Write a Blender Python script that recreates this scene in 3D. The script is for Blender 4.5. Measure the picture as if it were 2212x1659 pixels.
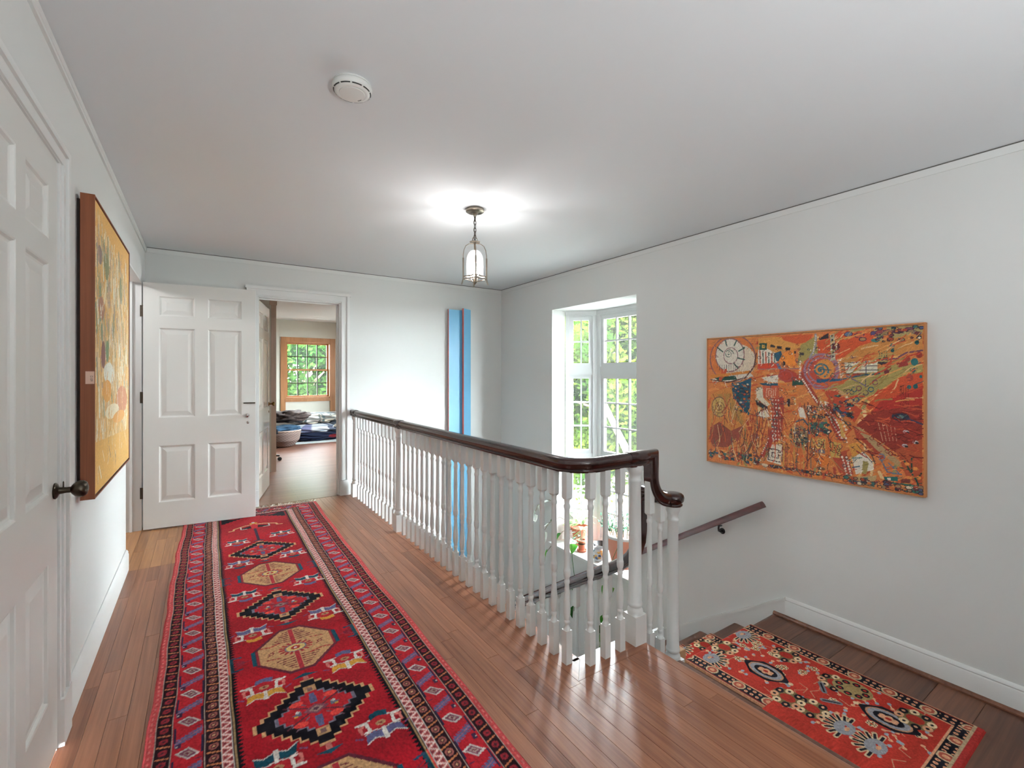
import bpy, math, random
import numpy as np
from mathutils import Vector, Matrix

R = math.radians
for o in list(bpy.data.objects):
    bpy.data.objects.remove(o, do_unlink=True)
SC = bpy.context.scene
COL = SC.collection

# ------------------------------------------------------------------ camera
EYE = 1.26
cam_d = bpy.data.cameras.new('camera')
cam_d.sensor_fit = 'HORIZONTAL'
cam_d.sensor_width = 36.0
cam_d.lens = 36.0 * 1000.0 / 2212.0
cam_d.shift_y = -17.5 / 2212.0
cam_d.clip_start = 0.02
cam = bpy.data.objects.new('camera', cam_d)
COL.objects.link(cam)
cam.location = (0, 0, EYE)
cam.rotation_euler = (R(90), 0, -math.atan(0.668))
SC.camera = cam

# ------------------------------------------------------------------ world, sun, exposure
SKY = 46.0
world = bpy.data.worlds.new('world')
SC.world = world
world.use_nodes = True
wn = world.node_tree.nodes
bg = wn['Background']
bg.inputs['Color'].default_value = (0.88, 0.95, 1.0, 1)
bg.inputs['Strength'].default_value = SKY

def portal(name, loc, rot, sx, sy):
    d = bpy.data.lights.new(name, 'AREA')
    d.shape = 'RECTANGLE'; d.size = sx; d.size_y = sy
    d.cycles.is_portal = True
    o = bpy.data.objects.new(name, d); COL.objects.link(o)
    o.location = loc; o.rotation_euler = rot
    return o
portal('bay_portal', (3.80, 3.42, 0.70), (0, R(90), 0), 2.7, 1.3)
portal('room_portal', (1.78, 10.25, 1.38), (R(-90), 0, 0), 1.2, 1.4)
# portal of the far room side window
portal('room_side_portal', (3.42, 7.9, 1.4), (0, R(90), 0), 1.3, 1.0)

SC.view_settings.view_transform = 'Standard'
SC.view_settings.look = 'None'
SC.view_settings.gamma = 1.0
SC.view_settings.use_curve_mapping = False
SC.view_settings.exposure = 1.36
try:
    SC.cycles.max_bounces = 7
    SC.cycles.diffuse_bounces = 5
    SC.cycles.glossy_bounces = 3
    SC.cycles.transmission_bounces = 3
    SC.cycles.transparent_max_bounces = 8
    SC.cycles.caustics_reflective = False
    SC.cycles.caustics_refractive = False
    SC.cycles.use_adaptive_sampling = True
    SC.cycles.adaptive_threshold = 0.04
    SC.cycles.adaptive_min_samples = 12
    SC.cycles.sample_clamp_indirect = 4.0
    SC.cycles.use_light_tree = False
    SC.cycles.use_denoising = True
except Exception:
    pass

# ------------------------------------------------------------------ helpers
def lin(c):
    def f(v):
        v /= 255.0
        return v / 12.92 if v <= 0.04045 else ((v + 0.055) / 1.055) ** 2.4
    return tuple(f(v) for v in c[:3])

def worigin(o):
    v = Vector((0, 0, 0))
    while o is not None:
        v += o.location
        o = o.parent
    return v

def tag(o, label=None, cat=None, group=None, kind=None):
    if label: o['label'] = label
    if cat: o['category'] = cat
    if group: o['group'] = group
    if kind: o['kind'] = kind
    return o

def empty(name, loc=(0, 0, 0), rz=0.0, parent=None):
    o = bpy.data.objects.new(name, None)
    COL.objects.link(o)
    o.empty_display_size = 0.05
    o.location = loc
    o.rotation_euler = (0, 0, rz)
    o.parent = parent
    return o

def copy_obj(o, parent=None, loc=None):
    c = o.copy(); COL.objects.link(c)
    c.parent = parent
    if loc is not None: c.location = loc
    return c

def make_mesh(name, verts, faces, mat, smooth=None):
    me = bpy.data.meshes.new(name)
    me.from_pydata([tuple(v) for v in verts], [], [tuple(f) for f in faces])
    if mat: me.materials.append(mat)
    if smooth is not None:
        me.polygons.foreach_set('use_smooth', [True] * len(me.polygons))
        me.update()
        try: me.set_sharp_from_angle(angle=R(smooth))
        except Exception: pass
    me.update()
    return me

class MB:
    """collects shapes, builds ONE mesh object"""
    def __init__(s): s.v = []; s.f = []
    def add(s, v, f):
        n = len(s.v); s.v += [Vector(p) for p in v]; s.f += [tuple(i + n for i in q) for q in f]; return s
    def box(s, x0, x1, y0, y1, z0, z1):
        v = [(x, y, z) for z in (z0, z1) for x, y in ((x0, y0), (x1, y0), (x1, y1), (x0, y1))]
        return s.add(v, [(3, 2, 1, 0), (4, 5, 6, 7), (0, 1, 5, 4), (1, 2, 6, 5), (2, 3, 7, 6), (3, 0, 4, 7)])
    def cbox(s, x0, x1, y0, y1, z0, z1, c=0.002):
        """box with chamfered top edges"""
        v = [(x0, y0, z0), (x1, y0, z0), (x1, y1, z0), (x0, y1, z0),
             (x0, y0, z1 - c), (x1, y0, z1 - c), (x1, y1, z1 - c), (x0, y1, z1 - c),
             (x0 + c, y0 + c, z1), (x1 - c, y0 + c, z1), (x1 - c, y1 - c, z1), (x0 + c, y1 - c, z1)]
        f = [(3, 2, 1, 0), (8, 9, 10, 11)]
        for a in range(4):
            b = (a + 1) % 4
            f += [(a, b, b + 4, a + 4), (a + 4, b + 4, b + 8, a + 8)]
        return s.add(v, f)
    def lathe(s, prof, c=(0, 0, 0), seg=16, axis='z', cap=True):
        """prof: list of (h, r) ; revolved about axis through c"""
        v = []; f = []
        for h, r in prof:
            for k in range(seg):
                a = 2 * math.pi * k / seg
                p, q = r * math.cos(a), r * math.sin(a)
                if axis == 'z': t = (c[0] + p, c[1] + q, c[2] + h)
                elif axis == 'x': t = (c[0] + h, c[1] + p, c[2] + q)
                else: t = (c[0] + q, c[1] + h, c[2] + p)
                v.append(t)
        n = len(prof)
        for i in range(n - 1):
            for k in range(seg):
                k2 = (k + 1) % seg
                f.append((i * seg + k, i * seg + k2, (i + 1) * seg + k2, (i + 1) * seg + k))
        if cap:
            f.append(tuple(range(seg - 1, -1, -1)))
            f.append(tuple((n - 1) * seg + k for k in range(seg)))
        return s.add(v, f)
    def sweep(s, prof, path, up=(0, 0, 1), closed=False, frames=None):
        """prof: closed 2-D polygon (side, up) swept along path of 3-D points"""
        P = [Vector(p) for p in path]; n = len(P); m = len(prof); v = []; f = []
        upv = Vector(up)
        for i in range(n):
            if frames: sd, u2 = frames[i]
            else:
                if closed: t = (P[(i + 1) % n] - P[i - 1])
                else: t = (P[min(i + 1, n - 1)] - P[max(i - 1, 0)])
                t.normalize()
                sd = t.cross(upv)
                if sd.length < 1e-5: sd = Vector((1, 0, 0))
                sd.normalize(); u2 = sd.cross(t).normalized()
                # mitre scale
                if 0 < i < n - 1 or closed:
                    t0 = (P[i] - P[i - 1]).normalized(); ca = max(0.5, t.dot(t0))
                    sdm = sd / ca if abs(t0.cross(t).dot(upv)) > 1e-4 else sd
                else: sdm = sd
                sd = sdm
            for a, b in prof: v.append(P[i] + sd * a + u2 * b)
        rng = n if closed else n - 1
        for i in range(rng):
            i2 = (i + 1) % n
            for k in range(m):
                k2 = (k + 1) % m
                f.append((i * m + k, i * m + k2, i2 * m + k2, i2 * m + k))
        if not closed:
            f.append(tuple(range(m - 1, -1, -1))); f.append(tuple((n - 1) * m + k for k in range(m)))
        return s.add(v, f)
    def tube(s, path, r, seg=8, closed=False):
        P = [Vector(p) for p in path]; n = len(P); v = []; f = []
        rr = r if hasattr(r, '__len__') else [r] * n
        prev = None
        for i in range(n):
            if closed: t = P[(i + 1) % n] - P[i - 1]
            else: t = P[min(i + 1, n - 1)] - P[max(i - 1, 0)]
            t.normalize()
            if prev is None:
                a = Vector((0, 0, 1)) if abs(t.z) < 0.9 else Vector((1, 0, 0))
                sd = t.cross(a).normalized()
            else:
                sd = (prev - t * prev.dot(t)).normalized()
            prev = sd; u = sd.cross(t).normalized()
            for k in range(seg):
                a = 2 * math.pi * k / seg
                v.append(P[i] + sd * (rr[i] * math.cos(a)) + u * (rr[i] * math.sin(a)))
        rng = n if closed else n - 1
        for i in range(rng):
            i2 = (i + 1) % n
            for k in range(seg):
                k2 = (k + 1) % seg
                f.append((i * seg + k, i * seg + k2, i2 * seg + k2, i2 * seg + k))
        if not closed:
            f.append(tuple(range(seg - 1, -1, -1))); f.append(tuple((n - 1) * seg + k for k in range(seg)))
        return s.add(v, f)
    def prism(s, poly, a0, a1, plane='xy'):
        """extrude 2-D polygon; plane 'xy' along z, 'xz' along y, 'yz' along x"""
        n = len(poly)
        def P(p, h):
            return {'xy': (p[0], p[1], h), 'xz': (p[0], h, p[1]), 'yz': (h, p[0], p[1])}[plane]
        v = [P(p, a0) for p in poly] + [P(p, a1) for p in poly]
        f = [tuple(range(n - 1, -1, -1)), tuple(range(n, 2 * n))]
        for k in range(n):
            k2 = (k + 1) % n; f.append((k, k2, k2 + n, k + n))
        return s.add(v, f)
    def data(s, name, mat, smooth=None, off=(0, 0, 0)):
        o = Vector(off)
        return make_mesh(name, [p - o for p in s.v], s.f, mat, smooth)
    def build(s, name, mat, parent=None, smooth=None, local=False, kind=None):
        off = Vector((0, 0, 0)) if (local or parent is None) else worigin(parent)
        o = bpy.data.objects.new(name, s.data(name, mat, smooth, off))
        COL.objects.link(o); o.parent = parent
        if kind: o['kind'] = kind
        return o

def inst(name, me, parent=None, loc=(0, 0, 0), rot=(0, 0, 0), sc=None):
    o = bpy.data.objects.new(name, me); COL.objects.link(o)
    o.parent = parent; o.location = loc; o.rotation_euler = rot
    if sc is not None: o.scale = sc if hasattr(sc, '__len__') else (sc, sc, sc)
    return o

# ------------------------------------------------------------------ materials
def new_mat(name):
    m = bpy.data.materials.new(name); m.use_nodes = True
    nt = m.node_tree
    return m, nt, nt.nodes['Principled BSDF']

def paint(name, rgb, rough=0.5, metal=0.0, vary=0.03, scale=6.0, bump=0.0, bscale=200.0, spec=0.5, coat=0.0):
    """painted or plain surface: base colour with a little procedural mottling"""
    m, nt, b = new_mat(name); N = nt.nodes; L = nt.links
    c = lin(rgb)
    tc = N.new('ShaderNodeTexCoord'); no = N.new('ShaderNodeTexNoise')
    no.inputs['Scale'].default_value = scale; no.inputs['Detail'].default_value = 4
    L.new(tc.outputs['Object'], no.inputs['Vector'])
    mx = N.new('ShaderNodeMix'); mx.data_type = 'RGBA'
    mx.inputs[6].default_value = (*[v * (1 - vary) for v in c], 1)
    mx.inputs[7].default_value = (*[min(1, v * (1 + vary)) for v in c], 1)
    L.new(no.outputs['Fac'], mx.inputs[0]); L.new(mx.outputs[2], b.inputs['Base Color'])
    b.inputs['Roughness'].default_value = rough; b.inputs['Metallic'].default_value = metal
    b.inputs['Specular IOR Level'].default_value = spec
    b.inputs['Coat Weight'].default_value = coat
    if bump:
        n2 = N.new('ShaderNodeTexNoise'); n2.inputs['Scale'].default_value = bscale
        L.new(tc.outputs['Object'], n2.inputs['Vector'])
        bp = N.new('ShaderNodeBump'); bp.inputs['Strength'].default_value = bump; bp.inputs['Distance'].default_value = 0.002
        L.new(n2.outputs['Fac'], bp.inputs['Height']); L.new(bp.outputs['Normal'], b.inputs['Normal'])
    return m

def wood(name, dark, light, along='y', rough=0.32, coat=0.15, fine=60.0, per=True, amount=0.5, plank=None):
    """boards: stretched grain, tone varied from board to board"""
    m, nt, b = new_mat(name); N = nt.nodes; L = nt.links
    ge = N.new('ShaderNodeNewGeometry'); oi = N.new('ShaderNodeObjectInfo')
    off = N.new('ShaderNodeVectorMath'); off.operation = 'SCALE'
    comb = N.new('ShaderNodeCombineXYZ')
    for k in range(3): L.new(oi.outputs['Random'], comb.inputs[k])
    L.new(comb.outputs[0], off.inputs[0]); off.inputs['Scale'].default_value = 37.0 if per else 0.0
    ad = N.new('ShaderNodeVectorMath'); ad.operation = 'ADD'
    L.new(ge.outputs['Position'], ad.inputs[0]); L.new(off.outputs[0], ad.inputs[1])
    mp = N.new('ShaderNodeMapping')
    lo, hi = 1.6, fine
    mp.inputs['Scale'].default_value = {'y': (hi, lo, hi), 'x': (lo, hi, hi), 'z': (hi, hi, lo)}[along]
    L.new(ad.outputs[0], mp.inputs['Vector'])
    n1 = N.new('ShaderNodeTexNoise'); n1.inputs['Scale'].default_value = 1.0; n1.inputs['Detail'].default_value = 6; n1.inputs['Roughness'].default_value = 0.62
    n1.inputs['Distortion'].default_value = 0.4
    L.new(mp.outputs[0], n1.inputs['Vector'])
    mp2 = N.new('ShaderNodeMapping'); mp2.inputs['Scale'].default_value = {'y': (9, 1.1, 9), 'x': (1.1, 9, 9), 'z': (9, 9, 1.1)}[along]
    L.new(ad.outputs[0], mp2.inputs['Vector'])
    n2 = N.new('ShaderNodeTexNoise'); n2.inputs['Scale'].default_value = 1.0; n2.inputs['Detail'].default_value = 3
    L.new(mp2.outputs[0], n2.inputs['Vector'])
    mul = N.new('ShaderNodeMath'); mul.operation = 'MULTIPLY_ADD'
    L.new(n2.outputs['Fac'], mul.inputs[0]); mul.inputs[1].default_value = 0.6; mul.inputs[2].default_value = -0.3
    s1 = N.new('ShaderNodeMath'); s1.operation = 'ADD'
    L.new(n1.outputs['Fac'], s1.inputs[0]); L.new(mul.outputs[0], s1.inputs[1])
    last = s1.outputs[0]
    if per:
        rm = N.new('ShaderNodeMath'); rm.operation = 'MULTIPLY_ADD'
        L.new(oi.outputs['Random'], rm.inputs[0]); rm.inputs[1].default_value = amount; rm.inputs[2].default_value = -amount / 2
        s2 = N.new('ShaderNodeMath'); s2.operation = 'ADD'
        L.new(last, s2.inputs[0]); L.new(rm.outputs[0], s2.inputs[1]); last = s2.outputs[0]
    cr = N.new('ShaderNodeValToRGB')
    cr.color_ramp.elements[0].position = 0.22; cr.color_ramp.elements[0].color = (*lin(dark), 1)
    cr.color_ramp.elements[1].position = 0.78; cr.color_ramp.elements[1].color = (*lin(light), 1)
    L.new(last, cr.inputs['Fac'])
    col = cr.outputs['Color']
    if plank:
        bt = N.new('ShaderNodeTexBrick'); bt.offset = 0.37
        bt.inputs['Color1'].default_value = (1, 1, 1, 1); bt.inputs['Color2'].default_value = (0.84, 0.84, 0.84, 1); bt.inputs['Mortar'].default_value = (0.35, 0.3, 0.28, 1)
        bt.inputs['Scale'].default_value = 1.0; bt.inputs['Mortar Size'].default_value = 0.0015
        bt.inputs['Brick Width'].default_value = 1.3; bt.inputs['Row Height'].default_value = plank
        L.new(ge.outputs['Position'], bt.inputs['Vector'])
        mm = N.new('ShaderNodeMix'); mm.data_type = 'RGBA'; mm.blend_type = 'MULTIPLY'; mm.inputs[0].default_value = 1.0
        L.new(col, mm.inputs[6]); L.new(bt.outputs['Color'], mm.inputs[7]); col = mm.outputs[2]
    L.new(col, b.inputs['Base Color'])
    b.inputs['Roughness'].default_value = rough; b.inputs['Coat Weight'].default_value = coat; b.inputs['Coat Roughness'].default_value = 0.18
    bp = N.new('ShaderNodeBump'); bp.inputs['Strength'].default_value = 0.12; bp.inputs['Distance'].default_value = 0.001
    L.new(n1.outputs['Fac'], bp.inputs['Height']); L.new(bp.outputs['Normal'], b.inputs['Normal'])
    return m

def dyed(name, rough=0.95, bump=0.5, bscale=900.0, sheen=0.03, spec=0.1):
    """woven or painted surface whose design is carried by its colour attribute"""
    m, nt, b = new_mat(name); N = nt.nodes; L = nt.links
    at = N.new('ShaderNodeAttribute'); at.attribute_name = 'dye'
    tc = N.new('ShaderNodeTexCoord'); no = N.new('ShaderNodeTexNoise'); no.inputs['Scale'].default_value = bscale
    L.new(tc.outputs['Object'], no.inputs['Vector'])
    hv = N.new('ShaderNodeMix'); hv.data_type = 'RGBA'; hv.blend_type = 'MULTIPLY'; hv.inputs[0].default_value = 0.35
    cr = N.new('ShaderNodeValToRGB'); cr.color_ramp.elements[0].position = 0.3; cr.color_ramp.elements[0].color = (0.45, 0.45, 0.45, 1)
    cr.color_ramp.elements[1].position = 0.62; cr.color_ramp.elements[1].color = (1, 1, 1, 1)
    L.new(no.outputs['Fac'], cr.inputs['Fac'])
    L.new(at.outputs['Color'], hv.inputs[6]); L.new(cr.outputs['Color'], hv.inputs[7])
    L.new(hv.outputs[2], b.inputs['Base Color'])
    b.inputs['Roughness'].default_value = rough; b.inputs['Specular IOR Level'].default_value = spec
    b.inputs['Sheen Weight'].default_value = sheen
    bp = N.new('ShaderNodeBump'); bp.inputs['Strength'].default_value = bump; bp.inputs['Distance'].default_value = 0.002
    L.new(no.outputs['Fac'], bp.inputs['Height']); L.new(bp.outputs['Normal'], b.inputs['Normal'])
    return m

def glass(name, tint=(1, 1, 1), refl=0.06, veil=0.003):
    """clear pane: see-through, a little mirror at grazing angles, an added pale veil imitating daylight glare"""
    m = bpy.data.materials.new(name); m.use_nodes = True
    nt = m.node_tree; N = nt.nodes; L = nt.links; N.clear()
    out = N.new('ShaderNodeOutputMaterial'); mx = N.new('ShaderNodeMixShader'); md = N.new('ShaderNodeMixShader')
    tr = N.new('ShaderNodeBsdfTransparent'); gl = N.new('ShaderNodeBsdfGlossy'); lw = N.new('ShaderNodeLayerWeight'); tl = N.new('ShaderNodeBsdfTranslucent')
    no = N.new('ShaderNodeTexNoise'); no.inputs['Scale'].default_value = 3.0
    bp = N.new('ShaderNodeBump'); bp.inputs['Strength'].default_value = 0.02; L.new(no.outputs['Fac'], bp.inputs['Height'])
    L.new(bp.outputs['Normal'], gl.inputs['Normal'])
    tr.inputs['Color'].default_value = (*tint, 1); gl.inputs['Roughness'].default_value = 0.02
    tl.inputs['Color'].default_value = (.9, .95, .93, 1); md.inputs['Fac'].default_value = veil  # translucent share adds a pale glare haze over the view outside
    lw.inputs['Blend'].default_value = 0.12
    mu = N.new('ShaderNodeMath'); mu.operation = 'MULTIPLY_ADD'; mu.inputs[1].default_value = 0.75; mu.inputs[2].default_value = refl
    L.new(lw.outputs['Fresnel'], mu.inputs[0]); L.new(mu.outputs[0], mx.inputs['Fac'])
    L.new(tr.outputs[0], md.inputs[1]); L.new(tl.outputs[0], md.inputs[2])
    L.new(md.outputs[0], mx.inputs[1]); L.new(gl.outputs[0], mx.inputs[2]); L.new(mx.outputs[0], out.inputs['Surface'])
    return m

def bloom_glass(name):  # slight translucency imitates the bulbs' bloom in the clear dome
    m = bpy.data.materials.new(name); m.use_nodes = True
    nt = m.node_tree; N = nt.nodes; L = nt.links; N.clear()
    out = N.new('ShaderNodeOutputMaterial'); mx = N.new('ShaderNodeMixShader'); tr = N.new('ShaderNodeBsdfTransparent'); tl = N.new('ShaderNodeBsdfTranslucent')
    no = N.new('ShaderNodeTexNoise'); no.inputs['Scale'].default_value = 60.0
    mr = N.new('ShaderNodeMapRange'); mr.inputs['To Min'].default_value = .03; mr.inputs['To Max'].default_value = .06
    L.new(no.outputs['Fac'], mr.inputs['Value']); L.new(mr.outputs[0], mx.inputs['Fac'])
    L.new(tr.outputs[0], mx.inputs[1]); L.new(tl.outputs[0], mx.inputs[2]); L.new(mx.outputs[0], out.inputs['Surface'])
    return m

def leafy(name, c1, c2, trans=0.45, rough=0.5, scale=0.35):
    m = bpy.data.materials.new(name); m.use_nodes = True
    nt = m.node_tree; N = nt.nodes; L = nt.links; N.remove(N['Principled BSDF']); b = N.new('ShaderNodeBsdfDiffuse'); out = N['Material Output']
    ge = N.new('ShaderNodeNewGeometry'); no = N.new('ShaderNodeTexNoise'); no.inputs['Scale'].default_value = scale; no.inputs['Detail'].default_value = 5
    L.new(ge.outputs['Position'], no.inputs['Vector'])
    cr = N.new('ShaderNodeValToRGB')
    cr.color_ramp.elements[0].position = 0.36; cr.color_ramp.elements[0].color = (*lin(c1), 1)
    cr.color_ramp.elements[1].position = 0.64; cr.color_ramp.elements[1].color = (*lin(c2), 1)
    L.new(no.outputs['Fac'], cr.inputs['Fac'])
    L.new(cr.outputs['Color'], b.inputs['Color'])
    tl = N.new('ShaderNodeBsdfTranslucent'); L.new(cr.outputs['Color'], tl.inputs['Color'])
    mx = N.new('ShaderNodeMixShader'); mx.inputs['Fac'].default_value = trans
    L.new(b.outputs[0], mx.inputs[1]); L.new(tl.outputs[0], mx.inputs[2]); L.new(mx.outputs[0], out.inputs['Surface'])
    return m

def glow(name, rgb, strength):
    m, nt, b = new_mat(name)
    b.inputs['Base Color'].default_value = (*rgb, 1)
    b.inputs['Emission Color'].default_value = (*rgb, 1); b.inputs['Emission Strength'].default_value = strength
    return m

def matte(name, rgb, vary=0.012, scale=2.0):
    """flat wall paint: plain diffuse with a little procedural mottling"""
    m = bpy.data.materials.new(name); m.use_nodes = True
    nt = m.node_tree; N = nt.nodes; L = nt.links; N.clear()
    out = N.new('ShaderNodeOutputMaterial'); d = N.new('ShaderNodeBsdfDiffuse'); no = N.new('ShaderNodeTexNoise'); ge = N.new('ShaderNodeNewGeometry')
    no.inputs['Scale'].default_value = scale; no.inputs['Detail'].default_value = 1.0; L.new(ge.outputs['Position'], no.inputs['Vector'])
    c = lin(rgb); mx = N.new('ShaderNodeMix'); mx.data_type = 'RGBA'
    mx.inputs[6].default_value = (*[v * (1 - vary) for v in c], 1); mx.inputs[7].default_value = (*[min(1, v * (1 + vary)) for v in c], 1)
    L.new(no.outputs['Fac'], mx.inputs[0]); L.new(mx.outputs[2], d.inputs['Color']); L.new(d.outputs[0], out.inputs['Surface'])
    return m

M = {}
M['wall'] = matte('wall_paint', (221, 222, 220))
M['ceiling'] = matte('ceiling_paint', (222, 225, 227), scale=1.5)
M['trim'] = paint('white_gloss_paint', (225, 226, 224), 0.38, vary=0.012, scale=4.0)
M['baluster'] = paint('white_baluster_paint', (222, 223, 221), 0.36, vary=0.02, scale=12.0)
M['room_wall'] = matte('room_wall_paint', (206, 203, 192))
M['window_paint'] = paint('window_paint', (198, 200, 200), 0.4, vary=0.01)
M['rail'] = wood('dark_mahogany', (30, 15, 14), (62, 30, 25), 'y', rough=0.2, coat=0.5, fine=40, per=False)
M['wall_rail'] = wood('red_mahogany', (58, 20, 22), (88, 34, 34), 'y', rough=0.3, coat=0.3, fine=40, per=False)
M['oak'] = wood('oak_floor', (112, 66, 45), (170, 114, 84), 'y', amount=0.16)
M['oak_x'] = wood('oak_floor_cross', (108, 64, 43), (160, 106, 77), 'x', amount=0.16)
M['honey'] = wood('honey_oak', (134, 86, 50), (190, 136, 88), 'y', amount=0.4)
M['tread'] = wood('stair_oak', (78, 46, 33), (122, 77, 54), 'x', amount=0.3, rough=0.4)
M['room_oak'] = wood('room_oak', (106, 70, 56), (150, 108, 90), 'x', per=False, plank=0.058, rough=0.28)
M['gap'] = paint('dark_gap', (38, 24, 18), 0.9)
M['pine'] = wood('pine_casing', (140, 92, 54), (176, 126, 84), 'z', per=False, rough=0.45, coat=0.0)
M['iron'] = paint('dark_brass', (78, 70, 60), 0.32, metal=0.9, vary=0.2, scale=40)
M['hinge'] = paint('old_hinge', (86, 76, 66), 0.45, metal=0.7, vary=0.3, scale=90)
M['chrome'] = paint('chrome', (196, 196, 196), 0.12, metal=1.0, vary=0.02)
M['brass'] = paint('brass', (150, 112, 62), 0.25, metal=1.0, vary=0.1)
M['nickel'] = paint('brushed_nickel', (140, 130, 118), 0.3, metal=1.0, vary=0.06)
M['black'] = paint('black_plastic', (22, 22, 24), 0.4, vary=0.1)
M['plastic'] = paint('white_plastic', (226, 226, 222), 0.4, vary=0.01)
M['slot'] = paint('dark_slot', (60, 60, 58), 0.8)
M['glass'] = glass('window_glass', (0.96, 0.985, 0.98))
M['shade_glass'] = bloom_glass('lantern_glass')
M['dye'] = dyed('rug_wool')
M['canvas'] = dyed('oil_paint', rough=0.55, bump=0.25, bscale=300.0, sheen=0.0, spec=0.3)
M['frame'] = wood('brown_frame', (112, 58, 30), (146, 82, 46), 'z', per=False, rough=0.5, coat=0.0, fine=90)
M['frame_dark'] = paint('frame_edge', (48, 30, 20), 0.5, vary=0.1)
M['frame_thin'] = wood('thin_oak_frame', (168, 104, 56), (206, 140, 82), 'z', per=False, rough=0.5, coat=0.0)
M['blue'] = paint('sky_blue_paint', (118, 182, 218), 0.4, vary=0.02)
M['red'] = paint('coral_red_paint', (186, 84, 70), 0.45, vary=0.03)
M['paper'] = paint('pink_paper', (226, 190, 170), 0.8)
M['ink'] = paint('ink', (70, 60, 60), 0.8)
M['terra'] = paint('terracotta', (188, 104, 78), 0.75, vary=0.1, scale=14)
M['terra_pale'] = paint('pale_terracotta', (206, 142, 118), 0.7, vary=0.08, scale=10)
M['soil'] = paint('soil', (62, 44, 34), 1.0, vary=0.3, scale=60)
M['cream_wood'] = wood('cream_casing', (186, 160, 140), (212, 188, 168), 'z', per=False, rough=0.4, coat=0.1)
M['gap_shade'] = paint('painted_gap_shade', (104, 102, 98), 0.95, vary=.1)  # grey standing in for the shade inside the gap above the trim
M['bare'] = paint('bare_wood', (176, 138, 100), 0.7, vary=0.08, scale=30)
# ------------------------------------------------------------------ the room
XL, XR, YF, YB, ZC = -0.415, 3.22, 5.07, -1.60, 2.372
ZL = -0.34            # landing level
ZB = -2.62            # lower floor

def struct(name, mb, mat, label, smooth=None, parent=None):
    o = mb.build(name, mat, parent, smooth)
    if parent is None: tag(o, label, None, None, 'structure')
    return o

m = MB()
m.box(XL - .12, XL, YB, 1.385, -.25, ZC).box(XL - .12, XL, 1.385, 2.155, 1.98, ZC)
m.box(XL - .12, XL, 2.155, 3.883, -.25, ZC).box(XL - .12, XL, 3.883, 4.83, 2.035, ZC).box(XL - .12, XL, 4.83, YF, -.25, ZC)
wall_left = struct('wall_left', m, M['wall'], 'white painted wall along the red runner with two doorways')
m = MB()
m.box(XL - .12, .44, YF, YF + .12, -.25, ZC).box(.44, 1.206, YF, YF + .12, 2.03, ZC)
m.box(1.206, XR + .185, YF, YF + .12, ZB, ZC).box(.44, 1.206, YF, YF + .12, -.25, -.015)
wall_far = struct('wall_far', m, M['wall'], 'white end wall with the doorway and the tall blue relief')
m = MB()
m.box(XR, XR + .185, YB, 2.82, ZB, ZC).box(XR, XR + .185, 2.82, 4.02, ZB, -.60)
m.box(XR, XR + .185, 2.82, 4.02, 1.99, ZC).box(XR, XR + .185, 4.02, YF, ZB, ZC)
wall_right = struct('wall_right', m, M['wall'], 'white stair wall with bay window and orange painting')
m = MB()
m.box(XL - .12, XR + .185, YB - .12, YB, ZB, ZC)
struct('wall_back', m, M['wall'], 'plain white wall behind the camera')
m = MB().box(XL - .12, XR + .185, YB - .12, YF + .12, ZC, ZC + .1)
struct('ceiling', m, M['ceiling'], 'flat white plaster ceiling over the stair hall')
m = MB().box(1.25, 1.34, YB, YF, ZB, -.25)
struct('wall_stairwell', m, M['wall'], 'white wall of the lower stairwell under the gallery')
m = MB().box(XL - .12, XR + .185, YB - .12, YF + .12, ZB - .1, ZB)
struct('floor_lower', m, M['oak_x'], 'oak floor at the foot of the stairs')

# left side room behind the open door
m = MB()
m.box(-2.9, -2.8, 2.6, 5.4, -.25, ZC).box(-2.9, XL - .12, 2.5, 2.6, -.25, ZC).box(-2.9, XL - .12, 5.3, 5.4, -.25, ZC)
struct('wall_side_room', m, M['wall'], 'white walls of the side room behind the open door')
m = MB().box(-2.9, XL - .12, 2.5, 5.4, ZC, ZC + .1)
struct('ceiling_side_room', m, M['ceiling'], 'white ceiling of the side room')
m = MB().box(-2.9, XL - .12, 2.5, 5.4, -.25, -.001)
struct('floor_side_room', m, M['honey'], 'honey oak floor of the side room')

# far room seen through the doorway
RY = 10.1
m = MB()
m.box(.30, .40, YF + .12, 6.80, -.25, ZC).box(-.4, .745, 6.80, 6.90, -.25, ZC).box(-.4, -.3, 6.90, RY, -.25, ZC).box(3.3, 3.4, YF + .12, 7.4, -.25, ZC).box(3.3, 3.4, 8.4, RY, -.25, ZC).box(3.3, 3.4, 7.4, 8.4, -.25, .75).box(3.3, 3.4, 7.4, 8.4, 2.05, ZC)
m.box(-.4, 1.36, RY, RY + .2, -.25, ZC).box(2.2, 3.4, RY, RY + .2, -.25, ZC)
m.box(1.36, 2.2, RY, RY + .2, -.25, .80).box(1.36, 2.2, RY, RY + .2, 1.945, ZC)
struct('wall_bedroom', m, M['room_wall'], 'pale grey-beige walls of the far room beyond the doorway')
m = MB().box(-.4, 3.4, YF + .12, RY + .2, ZC, ZC + .1)
struct('ceiling_bedroom', m, M['ceiling'], 'white ceiling of the far room beyond the doorway')
m = MB().box(.30, 3.4, YF + .02, RY, -.25, 0.0).box(-.4, .30, 6.80, RY, -.25, 0.0)
struct('floor_bedroom', m, M['room_oak'], 'pinkish oak floor of the far room beyond the doorway')
m = MB().box(-.3, 3.3, RY - .05, RY, 0, .50).box(-.3, 3.3, RY - .075, RY, .50, .525).box(-.3, 3.3, RY - .06, RY, .475, .488)
struct('trim_6', m, M['trim'], 'low white wainscot under the far room window')
m = MB().box(.745, .805, 6.80, 6.86, 0, 2.19).box(.725, .812, 6.79, 6.87, 2.19, 2.29)
struct('trim_7', m, M['cream_wood'], 'pale wooden closet casing in the far room')

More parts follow.
